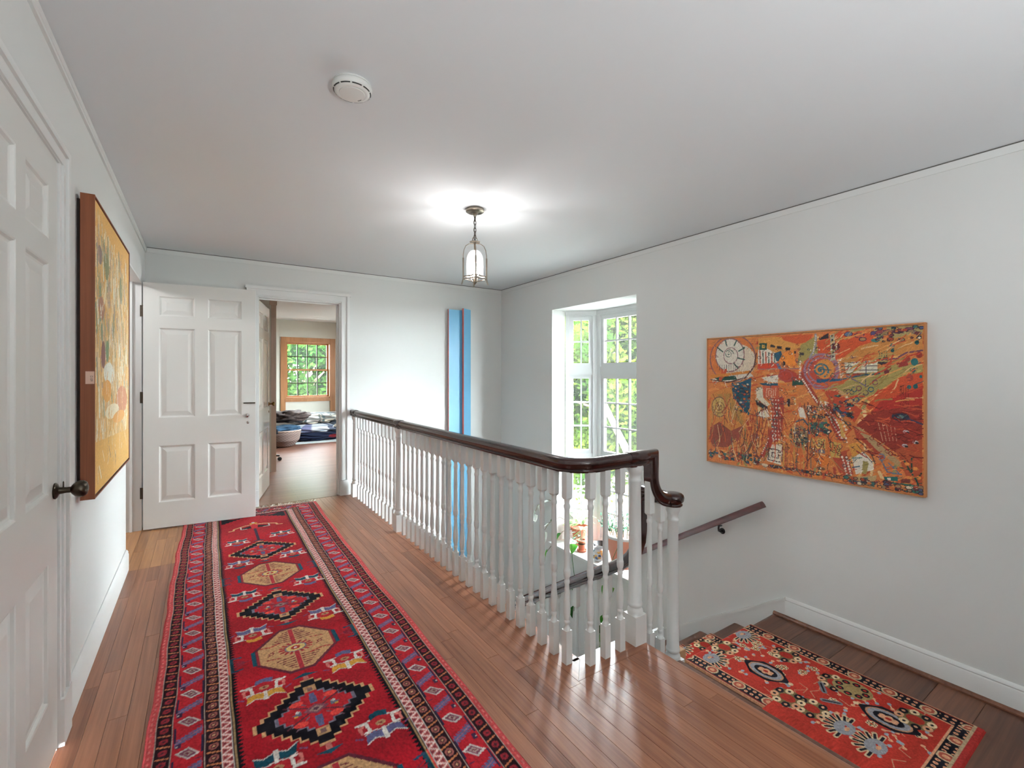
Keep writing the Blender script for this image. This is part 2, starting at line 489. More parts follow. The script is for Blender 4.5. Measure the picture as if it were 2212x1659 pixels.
# ceiling trims: flat strips, two with a grey line painting the shade of the gap above
tp = [(0, 0), (.010, 0), (.010, .012), (.013, .014), (.013, .038), (.007, .041), (.007, .046), (0, .046)]
def wall_strip(prof, y0, y1, x, sgn, z):
    return MB().prism([(x + sgn * a, z + b) for a, b in prof], y0, y1, 'xz')
struct('trim_1', wall_strip(tp, YB, YF, XL, 1, ZC - .046), M['trim'], 'white moulded strip along the top of the wall beside the runner')
t3 = struct('trim_3', wall_strip([(0, 0), (.006, 0), (.006, .038), (0, .038)], YB, YF, XR, -1, ZC - .045), M['trim'], 'thin white strip along the top of the stair wall')
MB().box(XR - .003, XR, YB, YF, ZC - .0075, ZC).build('gap_shade_strip', M['gap_shade'], t3)
m = MB().box(XL, XR, YF - .006, YF, ZC - .045, ZC - .007)
t2 = struct('trim_2', m, M['trim'], 'thin white strip along the top of the end wall')
MB().box(XL + .014, XR - .004, YF - .003, YF, ZC - .0075, ZC).build('gap_shade_strip', M['gap_shade'], t2)

# baseboards
bp = [(0, 0), (.016, 0), (.016, .105), (.012, .112), (.014, .118), (.010, .128), (.004, .134), (0, .134)]
struct('baseboard_left', wall_strip(bp, 2.262, 3.883, XL, 1, 0), M['trim'], 'white baseboard beside the red runner', 40)
m = wall_strip(bp, YB, 1.545, XR, -1, ZL)
struct('baseboard_right', m, M['trim'], 'white baseboard along the stair landing', 40)
m = MB().prism([(XR - .016, ZL), (XR - .034, ZL), (XR - .033, ZL + .008), (XR - .028, ZL + .014), (XR - .022, ZL + .018), (XR - .016, ZL + .019)], YB, 1.615, 'xz')
struct('trim_4', m, M['tread'], 'brown quarter-round strip along the landing baseboard')
m = MB().box(1.31, 1.33, YF - .014, YF, 0, .13).box(-.40, .33, YF - .014, YF, 0, .13)
struct('baseboard_far', m, M['trim'], 'short white baseboard on the end wall')

# ------------------------------------------------------------------ hall floor: subfloor and single planks
rnd = random.Random(7)
floor = tag(empty('floor'), 'reddish oak strip floor of the upper hall', None, None, 'structure')
m = MB().box(XL - .12, 1.36, YB, YF + .02, -.25, -.014).box(1.36, 1.725, YB, 1.55, -.25, -.014)
m.build('subfloor', M['gap'], floor)
PW = 0.0585
def plank(x0, x1, y0, y1, mat, z=0.0, t=0.014, g=0.0004):
    mb = MB().cbox(x0 + g, x1 - g, y0 + g, y1 - g, z - t, z, 0.0005)
    c = Vector(((x0 + x1) / 2, (y0 + y1) / 2, z - t))
    me = mb.data('plank', mat, None, c)
    return inst('plank', me, floor, c)
def column(x0, x1, ya, yb, mat, lo=.55, hi=1.5):
    y = ya
    while y < yb - 1e-4:
        l = rnd.uniform(lo, hi) * (0.5 if y == ya else 1)
        y2 = min(yb, y + l)
        if yb - y2 < .25: y2 = yb
        plank(x0, x1, y, y2, mat); y = y2
x = 1.2885; cols = []
while x > XL + 0.001:
    cols.append((max(XL, x - PW), x)); x -= PW
for a, b in cols:
    if b < -.08:
        column(a, b, .3, 3.855, M['oak'], .7, 1.7); column(a, b, 3.855, YF, M['honey'], .5, 1.3)
    elif a > .80:
        column(a, b, .3, YF, M['oak'])
    else:
        column(a, b, .3, YF, M['oak'], 1.3, 2.4)
m = MB().box(XL - .12, XL, 3.883, 4.83, -.014, 0)
m.build('threshold', M['honey'], floor)
x = 1.2885
while x < 1.70:
    x2 = min(x + PW, 1.70)
    column(x, x2, .1, 1.435, M['oak'], .6, 1.3); x = x2
# border boards round the stairwell
for a, b in ((1.435, 2.75), (2.75, 4.05), (4.05, YF)): plank(1.2885, 1.395, a if a > 1.5 else 1.56, b, M['oak'])
mit = MB().prism([(1.2895, 1.436), (1.395, 1.5465), (1.395, 1.5595), (1.2895, 1.5595)], -.014, 0, 'xy'); mit.build('plank', M['oak'], floor)
mit = MB().prism([(1.2905, 1.436), (1.70, 1.436), (1.70, 1.5455), (1.396, 1.5455)], -.014, 0, 'xy'); mit.build('plank', M['oak_x'], floor)
# nosing along the edge of the upper floor
ns = [(1.70, -.03), (1.70, 0), (1.738, 0), (1.746, -.003), (1.750, -.009), (1.750, -.019), (1.746, -.026), (1.738, -.03)]
for a, b in ((-.9, .02), (.02, 1.02), (1.02, 1.56)):
    MB().prism(ns, a + .0006, b - .0006, 'xz').build('nosing', M['oak'], floor, 40)
MB().box(1.36, 1.70, 1.5455, 1.56, -.03, 0).box(1.385, 1.395, 1.56, YF, -.03, -.0145).build('edge_board', M['oak_x'], floor)
# painted fascia under the gallery edge
m = MB().box(1.34, 1.385, 1.55, YF, -.27, -.015).box(1.36, 1.97, 1.545, 1.56, -.36, -.0301)
struct('trim_5', m, M['trim'], 'white fascia under the gallery edge in the stairwell')
# threshold of the far doorway
m = MB().box(.44, 1.206, YF - .001, YF + .02, -.014, .001)
struct('trim_8', m, M['tread'], 'dark wooden threshold strip of the far doorway')

# ------------------------------------------------------------------ staircase
stair = tag(empty('staircase', (2.6, 1.62, ZL)), 'brown oak staircase descending along the white wall beside the landing', 'staircase')
MB().box(1.725, 1.74, -.9, 1.545, -.165, -.031).box(1.975, 1.99, -.9, 1.56, ZL, -.195).build('riser', M['trim'], stair)
MB().prism([(1.74, -.195), (1.74, -.17), (1.99, -.17), (2.003, -.174), (2.006, -.182), (2.003, -.191), (1.99, -.195)], -.9, 1.56, 'xz').build('tread', M['tread'], stair, 40)
yy = 1.60; k = 0
for y0 in (1.395, 1.18, 1.017, .771, .594, .36, .12, -.12, -.4, -.9):
    if k == 0:
        mb = MB().prism([(y0, ZL - .028), (y0, ZL), (yy, ZL), (yy + .016, ZL - .004), (yy + .02, ZL - .013), (yy + .016, ZL - .024), (yy, ZL - .028)], 1.95, XR - .001, 'yz')
    else:
        mb = MB().cbox(1.95, XR - .001, y0 + .0008, yy - .0008, ZL - .028, ZL, .001)
    mb.build('landing_plank', M['tread'], stair); yy = y0; k += 1
RISE, RUN = .187, .280
NST = 11
for i in range(1, NST + 1):
    z = ZL - RISE * i; yb = 1.62 + RUN * (i - 1) - .03; ye = 1.62 + RUN * i
    MB().prism([(yb, z - .028), (yb, z), (ye - .02, z), (ye - .004, z - .004), (ye, z - .013), (ye - .004, z - .024), (ye - .02, z - .028)], 1.93, XR - .016, 'yz').build('tread', M['tread'], stair, 40)
    MB().box(1.97, XR - .016, yb - .012, yb, z, z + RISE - .028).build('riser', M['trim'], stair)
# skirt board on the wall following the flight
sl = RISE / RUN
def sk(y): return ZL + .125 - (y - 1.545) * sl if y > 1.545 else ZL + .125
pts = [(1.545, ZL - .05), (1.545, ZL + .134), (4.9, ZL + .134 - 3.355 * sl), (4.9, ZL - .45 - 3.355 * sl)]
MB().prism(pts, XR - .016, XR - .0005, 'yz').build('skirt_board', M['trim'], stair)
MB().prism([(1.545, ZL + .112), (1.545, ZL + .134), (4.9, ZL + .134 - 3.355 * sl), (4.9, ZL + .112 - 3.355 * sl)], XR - .021, XR - .015, 'yz').build('skirt_cap', M['trim'], stair)
# closed white string on the open side
pts = [(1.60, ZL - .06), (1.60, ZL - .005), (4.75, ZL - .005 - 3.15 * sl + .05), (4.75, ZL - .34 - 3.15 * sl)]
MB().prism([(1.60, ZL - .36), (1.60, ZL - .03), (4.75, ZL - .03 - 3.15 * sl), (4.75, ZL - .40 - 3.15 * sl)], 1.945, 1.97, 'yz').build('string_board', M['trim'], stair)
MB().box(1.945, 1.975, -.9, 1.60, ZL - .30, ZL - .03).build('string_board', M['trim'], stair)

# small block of bare wood beside the lower newel
tag(MB().cbox(2.055, 2.165, 1.555, 1.598, ZL, ZL + .128, .003).build('wood_block', M['bare']), 'small bare wood block standing on the landing beside the lower newel post', 'wood block')
# ------------------------------------------------------------------ bay window (window_1)
BAY = [(3.405, 4.014), (3.668, 3.776), (3.668, 3.064), (3.405, 2.826)]
win1 = tag(empty('window_1', (3.53, 3.42, -.58)), 'tall white bay window with small panes over the plant sill', None, None, 'structure')
m = MB()
outer = [(3.405, 4.10), (3.76, 3.82), (3.76, 3.02), (3.405, 2.74)]
m.prism(outer, 1.99, 2.12, 'xy'); m.build('soffit', M['trim'], win1)
m = MB().prism([(3.185, 4.045), (3.405, 4.045), (3.405, 4.05), (3.74, 3.80), (3.74, 3.04), (3.405, 2.79), (3.405, 2.795), (3.185, 2.795)], -.606, -.58, 'xy'); m.build('sill', M['trim'], win1)
m = MB().prism([(3.405, 4.05), (3.72, 3.80), (3.72, 3.04), (3.405, 2.79)], -2.0, -.606, 'xy'); m.build('apron', M['trim'], win1)

def obox(mb, A, d, n, s0, s1, n0, n1, z0, z1):
    P = lambda s, q, z: (A[0] + d[0] * s + n[0] * q, A[1] + d[1] * s + n[1] * q, z)
    v = [P(s, q, z) for z in (z0, z1) for s, q in ((s0, n0), (s1, n0), (s1, n1), (s0, n1))]
    mb.add(v, [(3, 2, 1, 0), (4, 5, 6, 7), (0, 1, 5, 4), (1, 2, 6, 5), (2, 3, 7, 6), (3, 0, 4, 7)])
TIERS = [(1.363, 1.927, 2), (.389, 1.27, 3), (-.53, .296, 3)]
fr = MB()
for i in range(3):
    A, B = BAY[i], BAY[i + 1]
    Lp = math.hypot(B[0] - A[0], B[1] - A[1]); d = ((B[0] - A[0]) / Lp, (B[1] - A[1]) / Lp); n = (-d[1], d[0])   # n points outdoors
    if n[0] < 0: n = (-n[0], -n[1])
    obox(fr, A, d, n, 0, Lp, 0, .07, 1.927, 1.99); obox(fr, A, d, n, 0, Lp, 0, .07, 1.27, 1.363)
    obox(fr, A, d, n, 0, Lp, 0, .07, .296, .389); obox(fr, A, d, n, 0, Lp, 0, .07, -.58, -.53)
    obox(fr, A, d, n, .001, .05, -.004, .073, -.58, 1.9895); obox(fr, A, d, n, Lp - .05, Lp - .001, -.004, .073, -.58, 1.9895)
    obox(fr, A, d, n, 0, Lp, -.018, -.001, 1.952, 1.9885); obox(fr, A, d, n, 0, Lp, -.011, -.001, 1.937, 1.9515)
    nc = 3 if i == 1 else 2
    for z0, z1, nr in TIERS:
        s0, s1 = .05, Lp - .05
        sb = MB(); fw = .042
        obox(sb, A, d, n, s0, s0 + fw, .012, .05, z0, z1); obox(sb, A, d, n, s1 - fw, s1, .012, .05, z0, z1)
        obox(sb, A, d, n, s0 + fw, s1 - fw, .012, .05, z0, z0 + fw); obox(sb, A, d, n, s0 + fw, s1 - fw, .012, .05, z1 - fw, z1)
        gs0, gs1, gz0, gz1 = s0 + fw, s1 - fw, z0 + fw, z1 - fw
        for k in range(1, nc):
            s = gs0 + (gs1 - gs0) * k / nc; obox(sb, A, d, n, s - .009, s + .009, .02, .042, gz0, gz1)
        for k in range(1, nr):
            z = gz0 + (gz1 - gz0) * k / nr; obox(sb, A, d, n, gs0, gs1, .021, .041, z - .009, z + .009)
        sash = sb.build('sash', M['window_paint'], win1)
        for a in range(nc):
            for b in range(nr):
                pb = MB(); w = (gs1 - gs0) / nc; h = (gz1 - gz0) / nr
                obox(pb, A, d, n, gs0 + w * a + .008, gs0 + w * (a + 1) - .008, .030, .033, gz0 + h * b + .008, gz0 + h * (b + 1) - .008)
                pb.build('pane', M['glass'], sash)
fr.build('window_frame', M['window_paint'], win1)

# ------------------------------------------------------------------ far room window (window_2)
M['dark_muntin'] = paint('dark_muntin', (58, 50, 40), 0.5)
win2 = tag(empty('window_2', (1.78, RY, .8)), 'wooden sash window of sixteen panes in the far room', None, None, 'structure')
m = MB()
m.box(1.272, 1.36, RY - .02, RY, .525, 1.99).box(2.2, 2.30, RY - .02, RY, .525, 1.99).box(1.272, 2.30, RY - .024, RY, 1.945, 2.03)
m.box(1.35, 2.21, RY - .03, RY + .02, .745, .80)
m.build('casing', M['pine'], win2)
m = MB().box(1.36, 1.372, RY, RY + .18, .80, 1.945).box(2.188, 2.2, RY, RY + .18, .80, 1.945).box(1.36, 2.2, RY, RY + .18, 1.933, 1.945).box(1.36, 2.2, RY, RY + .18, .80, .83)
m.build('jamb', M['pine'], win2)
for (z0, z1, yo) in ((1.365, 1.933, .10), (.83, 1.40, .065)):
    sb = MB(); y0, y1 = RY + yo, RY + yo + .032; x0, x1 = 1.372, 2.188; fw = .035
    sb.box(x0, x0 + fw, y0, y1, z0, z1).box(x1 - fw, x1, y0, y1, z0, z1).box(x0 + fw, x1 - fw, y0, y1, z0, z0 + fw).box(x0 + fw, x1 - fw, y0, y1, z1 - fw, z1)
    sash = sb.build('sash', M['pine'], win2)
    gx0, gx1, gz0, gz1 = x0 + fw, x1 - fw, z0 + fw, z1 - fw
    mu = MB()
    for k in range(1, 4):
        x = gx0 + (gx1 - gx0) * k / 4; mu.box(x - .010, x + .010, y0 + .006, y1 - .006, gz0, gz1)
    z = (gz0 + gz1) / 2; mu.box(gx0, gx1, y0 + .007, y1 - .007, z - .010, z + .010)
    mu.build('muntin', M['dark_muntin'], sash)
    for a in range(4):
        for b in range(2):
            w = (gx1 - gx0) / 4; h = (gz1 - gz0) / 2
            MB().box(gx0 + w * a + .009, gx0 + w * (a + 1) - .009, y0 + .014, y0 + .017, gz0 + h * b + .009, gz0 + h * (b + 1) - .009).build('pane', M['glass'], sash)

# second window of the far room, seen only as a reflection (window_3)
win3 = tag(empty('window_3', (3.35, 7.9, .75)), 'paned side window of the far room mirrored in the cream door', None, None, 'structure')
m = MB().box(3.33, 3.37, 7.4, 7.45, .75, 2.05).box(3.33, 3.37, 8.35, 8.4, .75, 2.05).box(3.33, 3.37, 7.45, 8.35, .75, .80).box(3.33, 3.37, 7.45, 8.35, 2.0, 2.05)
for k in range(1, 4): m.box(3.34, 3.36, 7.45 + .9 * k / 4 - .010, 7.45 + .9 * k / 4 + .010, .80, 2.0)
for k in range(1, 4): m.box(3.341, 3.359, 7.45, 8.35, .80 + 1.2 * k / 4 - .010, .80 + 1.2 * k / 4 + .010)
m.build('window_frame', M['pine'], win3)
MB().box(3.349, 3.352, 7.45, 8.35, .80, 2.0).build('pane', M['glass'], win3)

# ------------------------------------------------------------------ doors
def panel_mesh(x0, x1, z0, z1, T):
    rings = [(0, 0), (.005, .002), (.009, .009), (.016, .011), (.019, .011), (.052, .004), (.054, .004)]
    v = []; f = []
    def side(sgn, y0):
        base = len(v)
        for ins, dep in rings:
            y = y0 + sgn * dep
            v.extend([(x0 + ins, y, z0 + ins), (x1 - ins, y, z0 + ins), (x1 - ins, y, z1 - ins), (x0 + ins, y, z1 - ins)])
        for i in range(len(rings) - 1):
            for k in range(4):
                k2 = (k + 1) % 4
                q = (base + i * 4 + k, base + i * 4 + k2, base + (i + 1) * 4 + k2, base + (i + 1) * 4 + k)
                f.append(q if sgn > 0 else q[::-1])
        e = base + (len(rings) - 1) * 4; q = (e, e + 1, e + 2, e + 3); f.append(q if sgn > 0 else q[::-1])
    side(1, 0.0); side(-1, T)
    return v, f

def make_door(name, label, loc, rz, W, H, T, xs, zs, mat):
    root = tag(empty(name, loc, rz), label, None, None, 'structure')
    (a0, a1), (b0, b1) = xs
    s = MB()
    s.box(0, a0, 0, T, 0, H).box(b1, W, 0, T, 0, H).box(a1, b0, 0, T, 0, H)
    zz = [0] + [z for p in zs for z in p] + [H]
    for i in range(0, len(zz), 2):
        s.box(a0, a1, 0, T, zz[i], zz[i + 1]).box(b0, b1, 0, T, zz[i], zz[i + 1])
    slab = s.build('slab', mat, root, None, True)
    for z0, z1 in zs:
        for x0, x1 in xs:
            MB().add(*panel_mesh(x0, x1, z0, z1, T)).build('panel', mat, slab, None, True)
    return root

def local_part(name, mb, mat, root, smooth=None):
    return mb.build(name, mat, root, smooth, True)
M['door3'] = paint('cream_gloss_paint', (222, 214, 204), 0.16, vary=0.02, coat=0.6)
M['door'] = paint('white_door_paint', (220, 220, 216), 0.35, vary=0.015, scale=3)

# door_1: closed, in the left wall
d1 = make_door('door_1', 'closed white six-panel door with dark round knob next to the tan painting', (-.407, 1.395, .012), R(90), .75, 1.963, .035,
               ((.105, .335), (.415, .645)), ((.206, .651), (.867, 1.607), (1.682, 1.856)), M['door'])
k = MB().lathe([(0, .026), (-.004, .027), (-.008, .022), (-.012, .012), (-.030, .0095), (-.040, .010), (-.044, .016), (-.052, .024), (-.062, .028), (-.072, .027), (-.080, .021), (-.084, .010)], (.712, 0, .868), 24, 'y')
local_part('knob', k, M['iron'], d1, 40)
local_part('set_screw', MB().lathe([(.008, .002), (.026, .002), (.030, .0012)], (.712, -.022, .868), 8), M['iron'], d1)
m = MB()
def casing_leg(mb, y0, y1, z0, z1, x, sg=1):
    mb.box(x, x + .012 * sg, y0, y1, z0, z1) if sg > 0 else mb.box(x - .012, x, y0, y1, z0, z1)
m.box(XL, -.402, 2.155, 2.262, .16, 2.05).box(XL, -.396, 2.175, 2.200, .16, 1.995).box(XL, -.393, 2.236, 2.262, .16, 2.05)
m.box(XL, -.402, 1.25, 2.155, 1.98, 2.05).box(XL, -.393, 1.25, 2.236, 2.028, 2.05).box(XL, -.396, 1.25, 2.175, 1.982, 1.995)
m.box(XL, -.391, 2.157, 2.266, 0, .16)
m.box(XL, -.402, 1.28, 1.385, 0, 2.0)
struct('trim_10', m, M['trim'], 'white moulded casing round the closed six-panel door')
m = MB().box(-.52, -.409, 2.147, 2.1555, 0, 1.98).box(-.52, -.409, 1.385, 2.155, 1.976, 1.985)
struct('trim_11', m, M['trim'], 'white jamb of the closed six-panel door')

# door_2: open, hung on the far jamb of the side doorway
ang2 = math.atan2(4.69 - 4.776, .394 + .402)
d2 = make_door('door_2', 'open white six-panel door with chrome knob standing over the runner', (-.402, 4.776, .012), ang2, .797, 2.01, .036,
               ((.102, .351), (.440, .691)), ((.207, .674), (.903, 1.644), (1.738, 1.905)), M['door'])
local_part('bolt', MB().box(.704, .795, -.012, 0, 1.004, 1.014).lathe([(-.018, .004), (0, .004)], (.745, 0, 1.009), 10, 'y'), M['iron'], d2)
local_part('knob', MB().lathe([(0, .017), (-.004, .017), (-.006, .008), (-.020, .007), (-.026, .014), (-.034, .017), (-.042, .014), (-.046, .006)], (.733, 0, .900), 20, 'y'), M['chrome'], d2, 40)
ke = local_part('escutcheon', MB().lathe([(0, .012), (-.003, .011), (-.004, .009)], (.737, 0, .838), 18, 'y'), M['chrome'], d2, 40)
local_part('keyhole', MB().box(.7355, .7385, -.0052, -.0038, .829, .845), M['black'], ke)
for z in (1.732, 1.026, .245):
    h = MB().box(-.026, -.001, .030, .033, z, z + .092).lathe([(z, .005), (z + .092, .005)], (-.001, .018, 0), 10)
    local_part('hinge', h, M['hinge'], d2)
m = MB().box(XL - .12, XL, 4.815, 4.83, 0, 2.035).box(XL - .075, XL - .058, 4.800, 4.815, 0, 2.02).box(XL - .12, XL, 3.883, 4.83, 2.02, 2.035).box(XL - .12, XL, 3.883, 3.89, 0, 2.02)
struct('trim_12', m, M['trim'], 'white jamb of the side doorway behind the open door')

# door_3: open into the far room
ang3 = math.atan2(.876, .218)
d3 = make_door('door_3', 'glossy cream six-panel door with brass knob opened into the far room', (.452, 5.205, .012), ang3, .752, 2.01, .035,
               ((.10, .33), (.42, .65)), ((.207, .674), (.903, 1.644), (1.738, 1.905)), M['door3'])
local_part('knob', MB().lathe([(0, .024), (-.005, .022), (-.008, .009), (-.030, .008), (-.038, .020), (-.050, .026), (-.060, .020), (-.064, .006)], (.695, 0, .93), 20, 'y'), M['brass'], d3, 40)
local_part('escutcheon', MB().lathe([(0, .013), (-.003, .012)], (.695, 0, .845), 14, 'y'), M['brass'], d3)
for z in (1.72, .93, .20):
    me = MB().box(0, .003, 0, .036, 0, .10).data('hinge', M['hinge'])
    w = Vector((.4405, 5.118, z)) - d3.location; c, s_ = math.cos(-ang3), math.sin(-ang3)
    inst('hinge', me, d3, (w.x * c - w.y * s_, w.x * s_ + w.y * c, w.z), (0, 0, -ang3))
# casing of the far doorway
m = MB()
m.box(1.206, 1.300, YF - .012, YF, .16, 2.125).box(1.216, 1.232, YF - .020, YF, .16, 2.0405).box(1.272, 1.300, YF - .024, YF, .16, 2.125)
m.box(.345, .440, YF - .012, YF, .16, 2.125).box(.345, .373, YF - .024, YF, .16, 2.125)
m.box(.440, 1.206, YF - .012, YF, 2.03, 2.125).box(.335, 1.310, YF - .0275, YF, 2.098, 2.126).box(.43, 1.216, YF - .0205, YF, 2.04, 2.056)
m.box(1.203, 1.306, YF - .027, YF, 0, .16).box(.34, .443, YF - .027, YF, 0, .16)
struct('trim_9', m, M['trim'], 'white moulded casing with plinth blocks round the far doorway')
m = MB().box(.44, .452, YF, YF + .12, 0, 2.03).box(1.194, 1.206, YF, YF + .12, 0, 2.03).box(.44, 1.206, YF, YF + .12, 2.018, 2.03).box(1.182, 1.194, YF + .05, YF + .07, 0, 2.018).box(.452, 1.194, YF + .05, YF + .07, 2.006, 2.018)
struct('trim_13', m, M['trim'], 'white jambs of the far doorway')

# ------------------------------------------------------------------ balustrade
bal = tag(empty('balustrade', (1.33, 1.5, 0)), 'white turned balustrade with dark mahogany handrail round the stairwell', 'balustrade')
def baluster_mesh(b=.146, H=.838, hw=.0165):
    """square foot, turned vase and shaft, square head"""
    s = MB(); d = b - .146
    s.box(-hw, hw, -hw, hw, 0, b)
    prof = [(.146, .0158), (.150, .0158), (.155, .0125), (.163, .0105), (.172, .0105), (.175, .0128), (.181, .0135), (.186, .0122), (.189, .0105), (.200, .0125), (.215, .0150), (.235, .0160), (.26, .0152), (.29, .0128), (.32, .0108), (.345, .0098), (.349, .0115), (.356, .0126), (.363, .0115), (.366, .0100), (.371, .0106), (.379, .0138), (.389, .0156), (.405, .0157), (.409, .0155), (.411, .0140), (.42, .0136), (.54, .0124), (.67, .0110), (.675, .0115), (.679, .0136), (.686, .0146), (.693, .0136), (.696, .0115), (.709, .0116), (.716, .0128), (.722, .0158)]
    s.lathe([(h + d, r) for h, r in prof], (0, 0, 0), 16, 'z', False)
    zt = .722 + d
    q = hw; c = .004
    v = [(-q + c, -q + c, zt - .004), (q - c, -q + c, zt - .004), (q - c, q - c, zt - .004), (-q + c, q - c, zt - .004), (-q, -q, zt + .004), (q, -q, zt + .004), (q, q, zt + .004), (-q, q, zt + .004)]
    s.add(v, [(3, 2, 1, 0), (0, 1, 5, 4), (1, 2, 6, 5), (2, 3, 7, 6), (3, 0, 4, 7)])
    s.box(-q, q, -q, q, zt + .004, H)
    return s.data('baluster', M['baluster'], 38)
O0 = Vector((1.33, 1.5, 0))
def put(me, name, x, y, z=0.0): return inst(name, me, bal, Vector((x, y, z)) - O0)
bm_main = baluster_mesh()
ys = [1.5585 + .0897 * i for i in range(23)]
ys2 = [3.758 + .0957 * i for i in range(12)]
for y in ys + ys2: put(bm_main, 'baluster', 1.3315, y)
for x in (1.412, 1.504, 1.598): put(bm_main, 'baluster', x, 1.496)
put(baluster_mesh(.182, .95), 'baluster', 1.812, 1.505, -.17)
put(baluster_mesh(.130, .815), 'baluster', 1.890, 1.505, -.17)
def newel_mesh(b, H, hw=.0375):
    s = MB(); s.box(-hw, hw, -hw, hw, 0, b)
    p = [(b, .036), (b + .012, .037), (b + .022, .035), (b + .026, .031), (b + .034, .030), (b + .040, .034), (b + .048, .035), (b + .054, .033), (b + .058, .031), (b + .3, .0295), (H - .085, .0262), (H - .080, .0285), (H - .074, .0300), (H - .068, .0285), (H - .064, .0262), (H - .045, .0268), (H - .034, .031), (H - .026, .0355), (H - .018, .0372), (H, .0372)]
    s.lathe(p, (0, 0, 0), 24, 'z', False)
    return s.data('newel_post', M['baluster'], 38)
nw = newel_mesh(.135, .838)
put(nw, 'newel_post', 1.709, 1.505); put(nw, 'newel_post', 1.3315, 3.648); put(nw, 'newel_post', 1.3315, 4.945)
put(newel_mesh(.165, .945, .040), 'newel_post', 1.990, 1.505, ZL)

half = [(.0, -.032), (.021, -.032), (.0235, -.026), (.0225, -.020), (.018, -.016), (.019, -.011), (.026, -.004), (.0300, .004), (.0300, .013), (.0265, .022), (.018, .029), (.008, .032)]
RAILP = half[1:] + [(-a, b) for a, b in reversed(half[1:])]
ZR = .868
def arc(cx, cy, r, a0, a1, n): return [(cx + r * math.cos(R(a0 + (a1 - a0) * k / n)), cy + r * math.sin(R(a0 + (a1 - a0) * k / n))) for k in range(n + 1)]
path = [(1.3315, 5.068, ZR), (1.3315, 3.0, ZR), (1.3315, 1.62, ZR)]
rc = .115
path += [(x, y, ZR) for x, y in arc(1.3315 + rc, 1.502 + rc, rc, 180, 270, 12)][1:]
path += [(1.74, 1.502, ZR)]
hr = MB().sweep(RAILP, path); handrail = hr.build('handrail', M['rail'], bal, 35)
def cap_block(x, y, dx, dy, L, sc=1.28):
    P = [(a * sc, b * 1.1) for a, b in RAILP]
    s = MB(); n = 9; V = []
    pts = []
    fr_ = []
    D = Vector((dx, dy, 0)); S = D.cross(Vector((0, 0, 1)))
    for k in range(n):
        t = -L / 2 + L * k / (n - 1)
        e = min(1.0, (1 - abs(2 * k / (n - 1) - 1) ** 6) * .55 + .45) if k not in (0, n - 1) else .80
        pts.append(Vector((x, y, ZR)) + D * t); fr_.append((S * e, Vector((0, 0, 1)) * (0.92 + .08 * e)))
    return s.sweep(P, pts, frames=fr_)
cap_block(1.3315, 3.648, 0, 1, .115).build('rail_cap', M['rail'], handrail, 40)
cap_block(1.3315, 4.955, 0, 1, .10).build('rail_cap', M['rail'], handrail, 40)
cap_block(1.718, 1.502, 1, 0, .125).build('rail_cap', M['rail'], handrail, 40)
# gooseneck from the upper newel down to the lower one (in the x-z plane)
def sweep_plane(pts, sd, prof):
    P = [Vector(p) for p in pts]; frs = []
    for i in range(len(P)):
        a = (P[i] - P[i - 1]).normalized() if i else (P[1] - P[0]).normalized()
        b = (P[i + 1] - P[i]).normalized() if i < len(P) - 1 else a
        t = (a + b)
        t = t.normalized() if t.length > 1e-6 else a
        u = sd.cross(t).normalized(); ca = max(.55, t.dot(a))
        frs.append((sd, u / ca))
    return MB().sweep(prof, P, frames=frs)
g = [(1.745, 1.505, ZR), (1.826, 1.505, ZR), (1.826, 1.505, .770)]
cxg, czg, rg = 1.826 + .125, .770, .125
for k in range(1, 11):
    a = R(180 + 78 * k / 10); g.append((cxg + rg * math.cos(a), 1.505, czg + rg * 1.05 * math.sin(a)))
g += [(1.965, 1.505, .632), (2.0, 1.505, .632)]
goose = sweep_plane(g, Vector((0, -1, 0)), RAILP).build('gooseneck', M['rail'], bal, 35)
MB().lathe([(.600, .038), (.602, .046), (.608, .048), (.614, .044), (.618, .046), (.628, .054), (.645, .056), (.656, .052), (.664, .042), (.667, .025)], (1.990, 1.505, 0), 28).build('rail_cap', M['rail'], goose, 40)
# lower flight rail: level from the newel, dropped, then raked with the stairs (y-z plane)
XLW = 1.985
SLR = .628
low = [(XLW, 1.505, .634), (XLW, 1.680, .634), (XLW, 1.712, .602), (XLW, 1.715, .42), (XLW, 1.722, .36), (XLW, 1.742, .305), (XLW, 1.775, .256), (XLW, 1.82, .213), (XLW, 1.88, .168)]
low += [(XLW, 1.88 + q, .168 - SLR * q) for q in (.1, .6, 1.4, 2.9)]
lowr = sweep_plane(low, Vector((1, 0, 0)), RAILP).build('handrail', M['rail'], bal, 35)
def rail_under(y): return .168 - SLR * (y - 1.88) - .036 if y > 1.80 else .168 + .06 - .03
for i in range(1, 11):
    z = ZL - RISE * i
    for j, dy in enumerate((.055, .150, .245)):
        y = 1.62 + RUN * (i - 1) + dy - .005
        if y < 1.70: continue
        Hh = rail_under(y) - z
        put(baluster_mesh(max(.10, Hh - .70), Hh + .004), 'baluster', XLW, y, z)

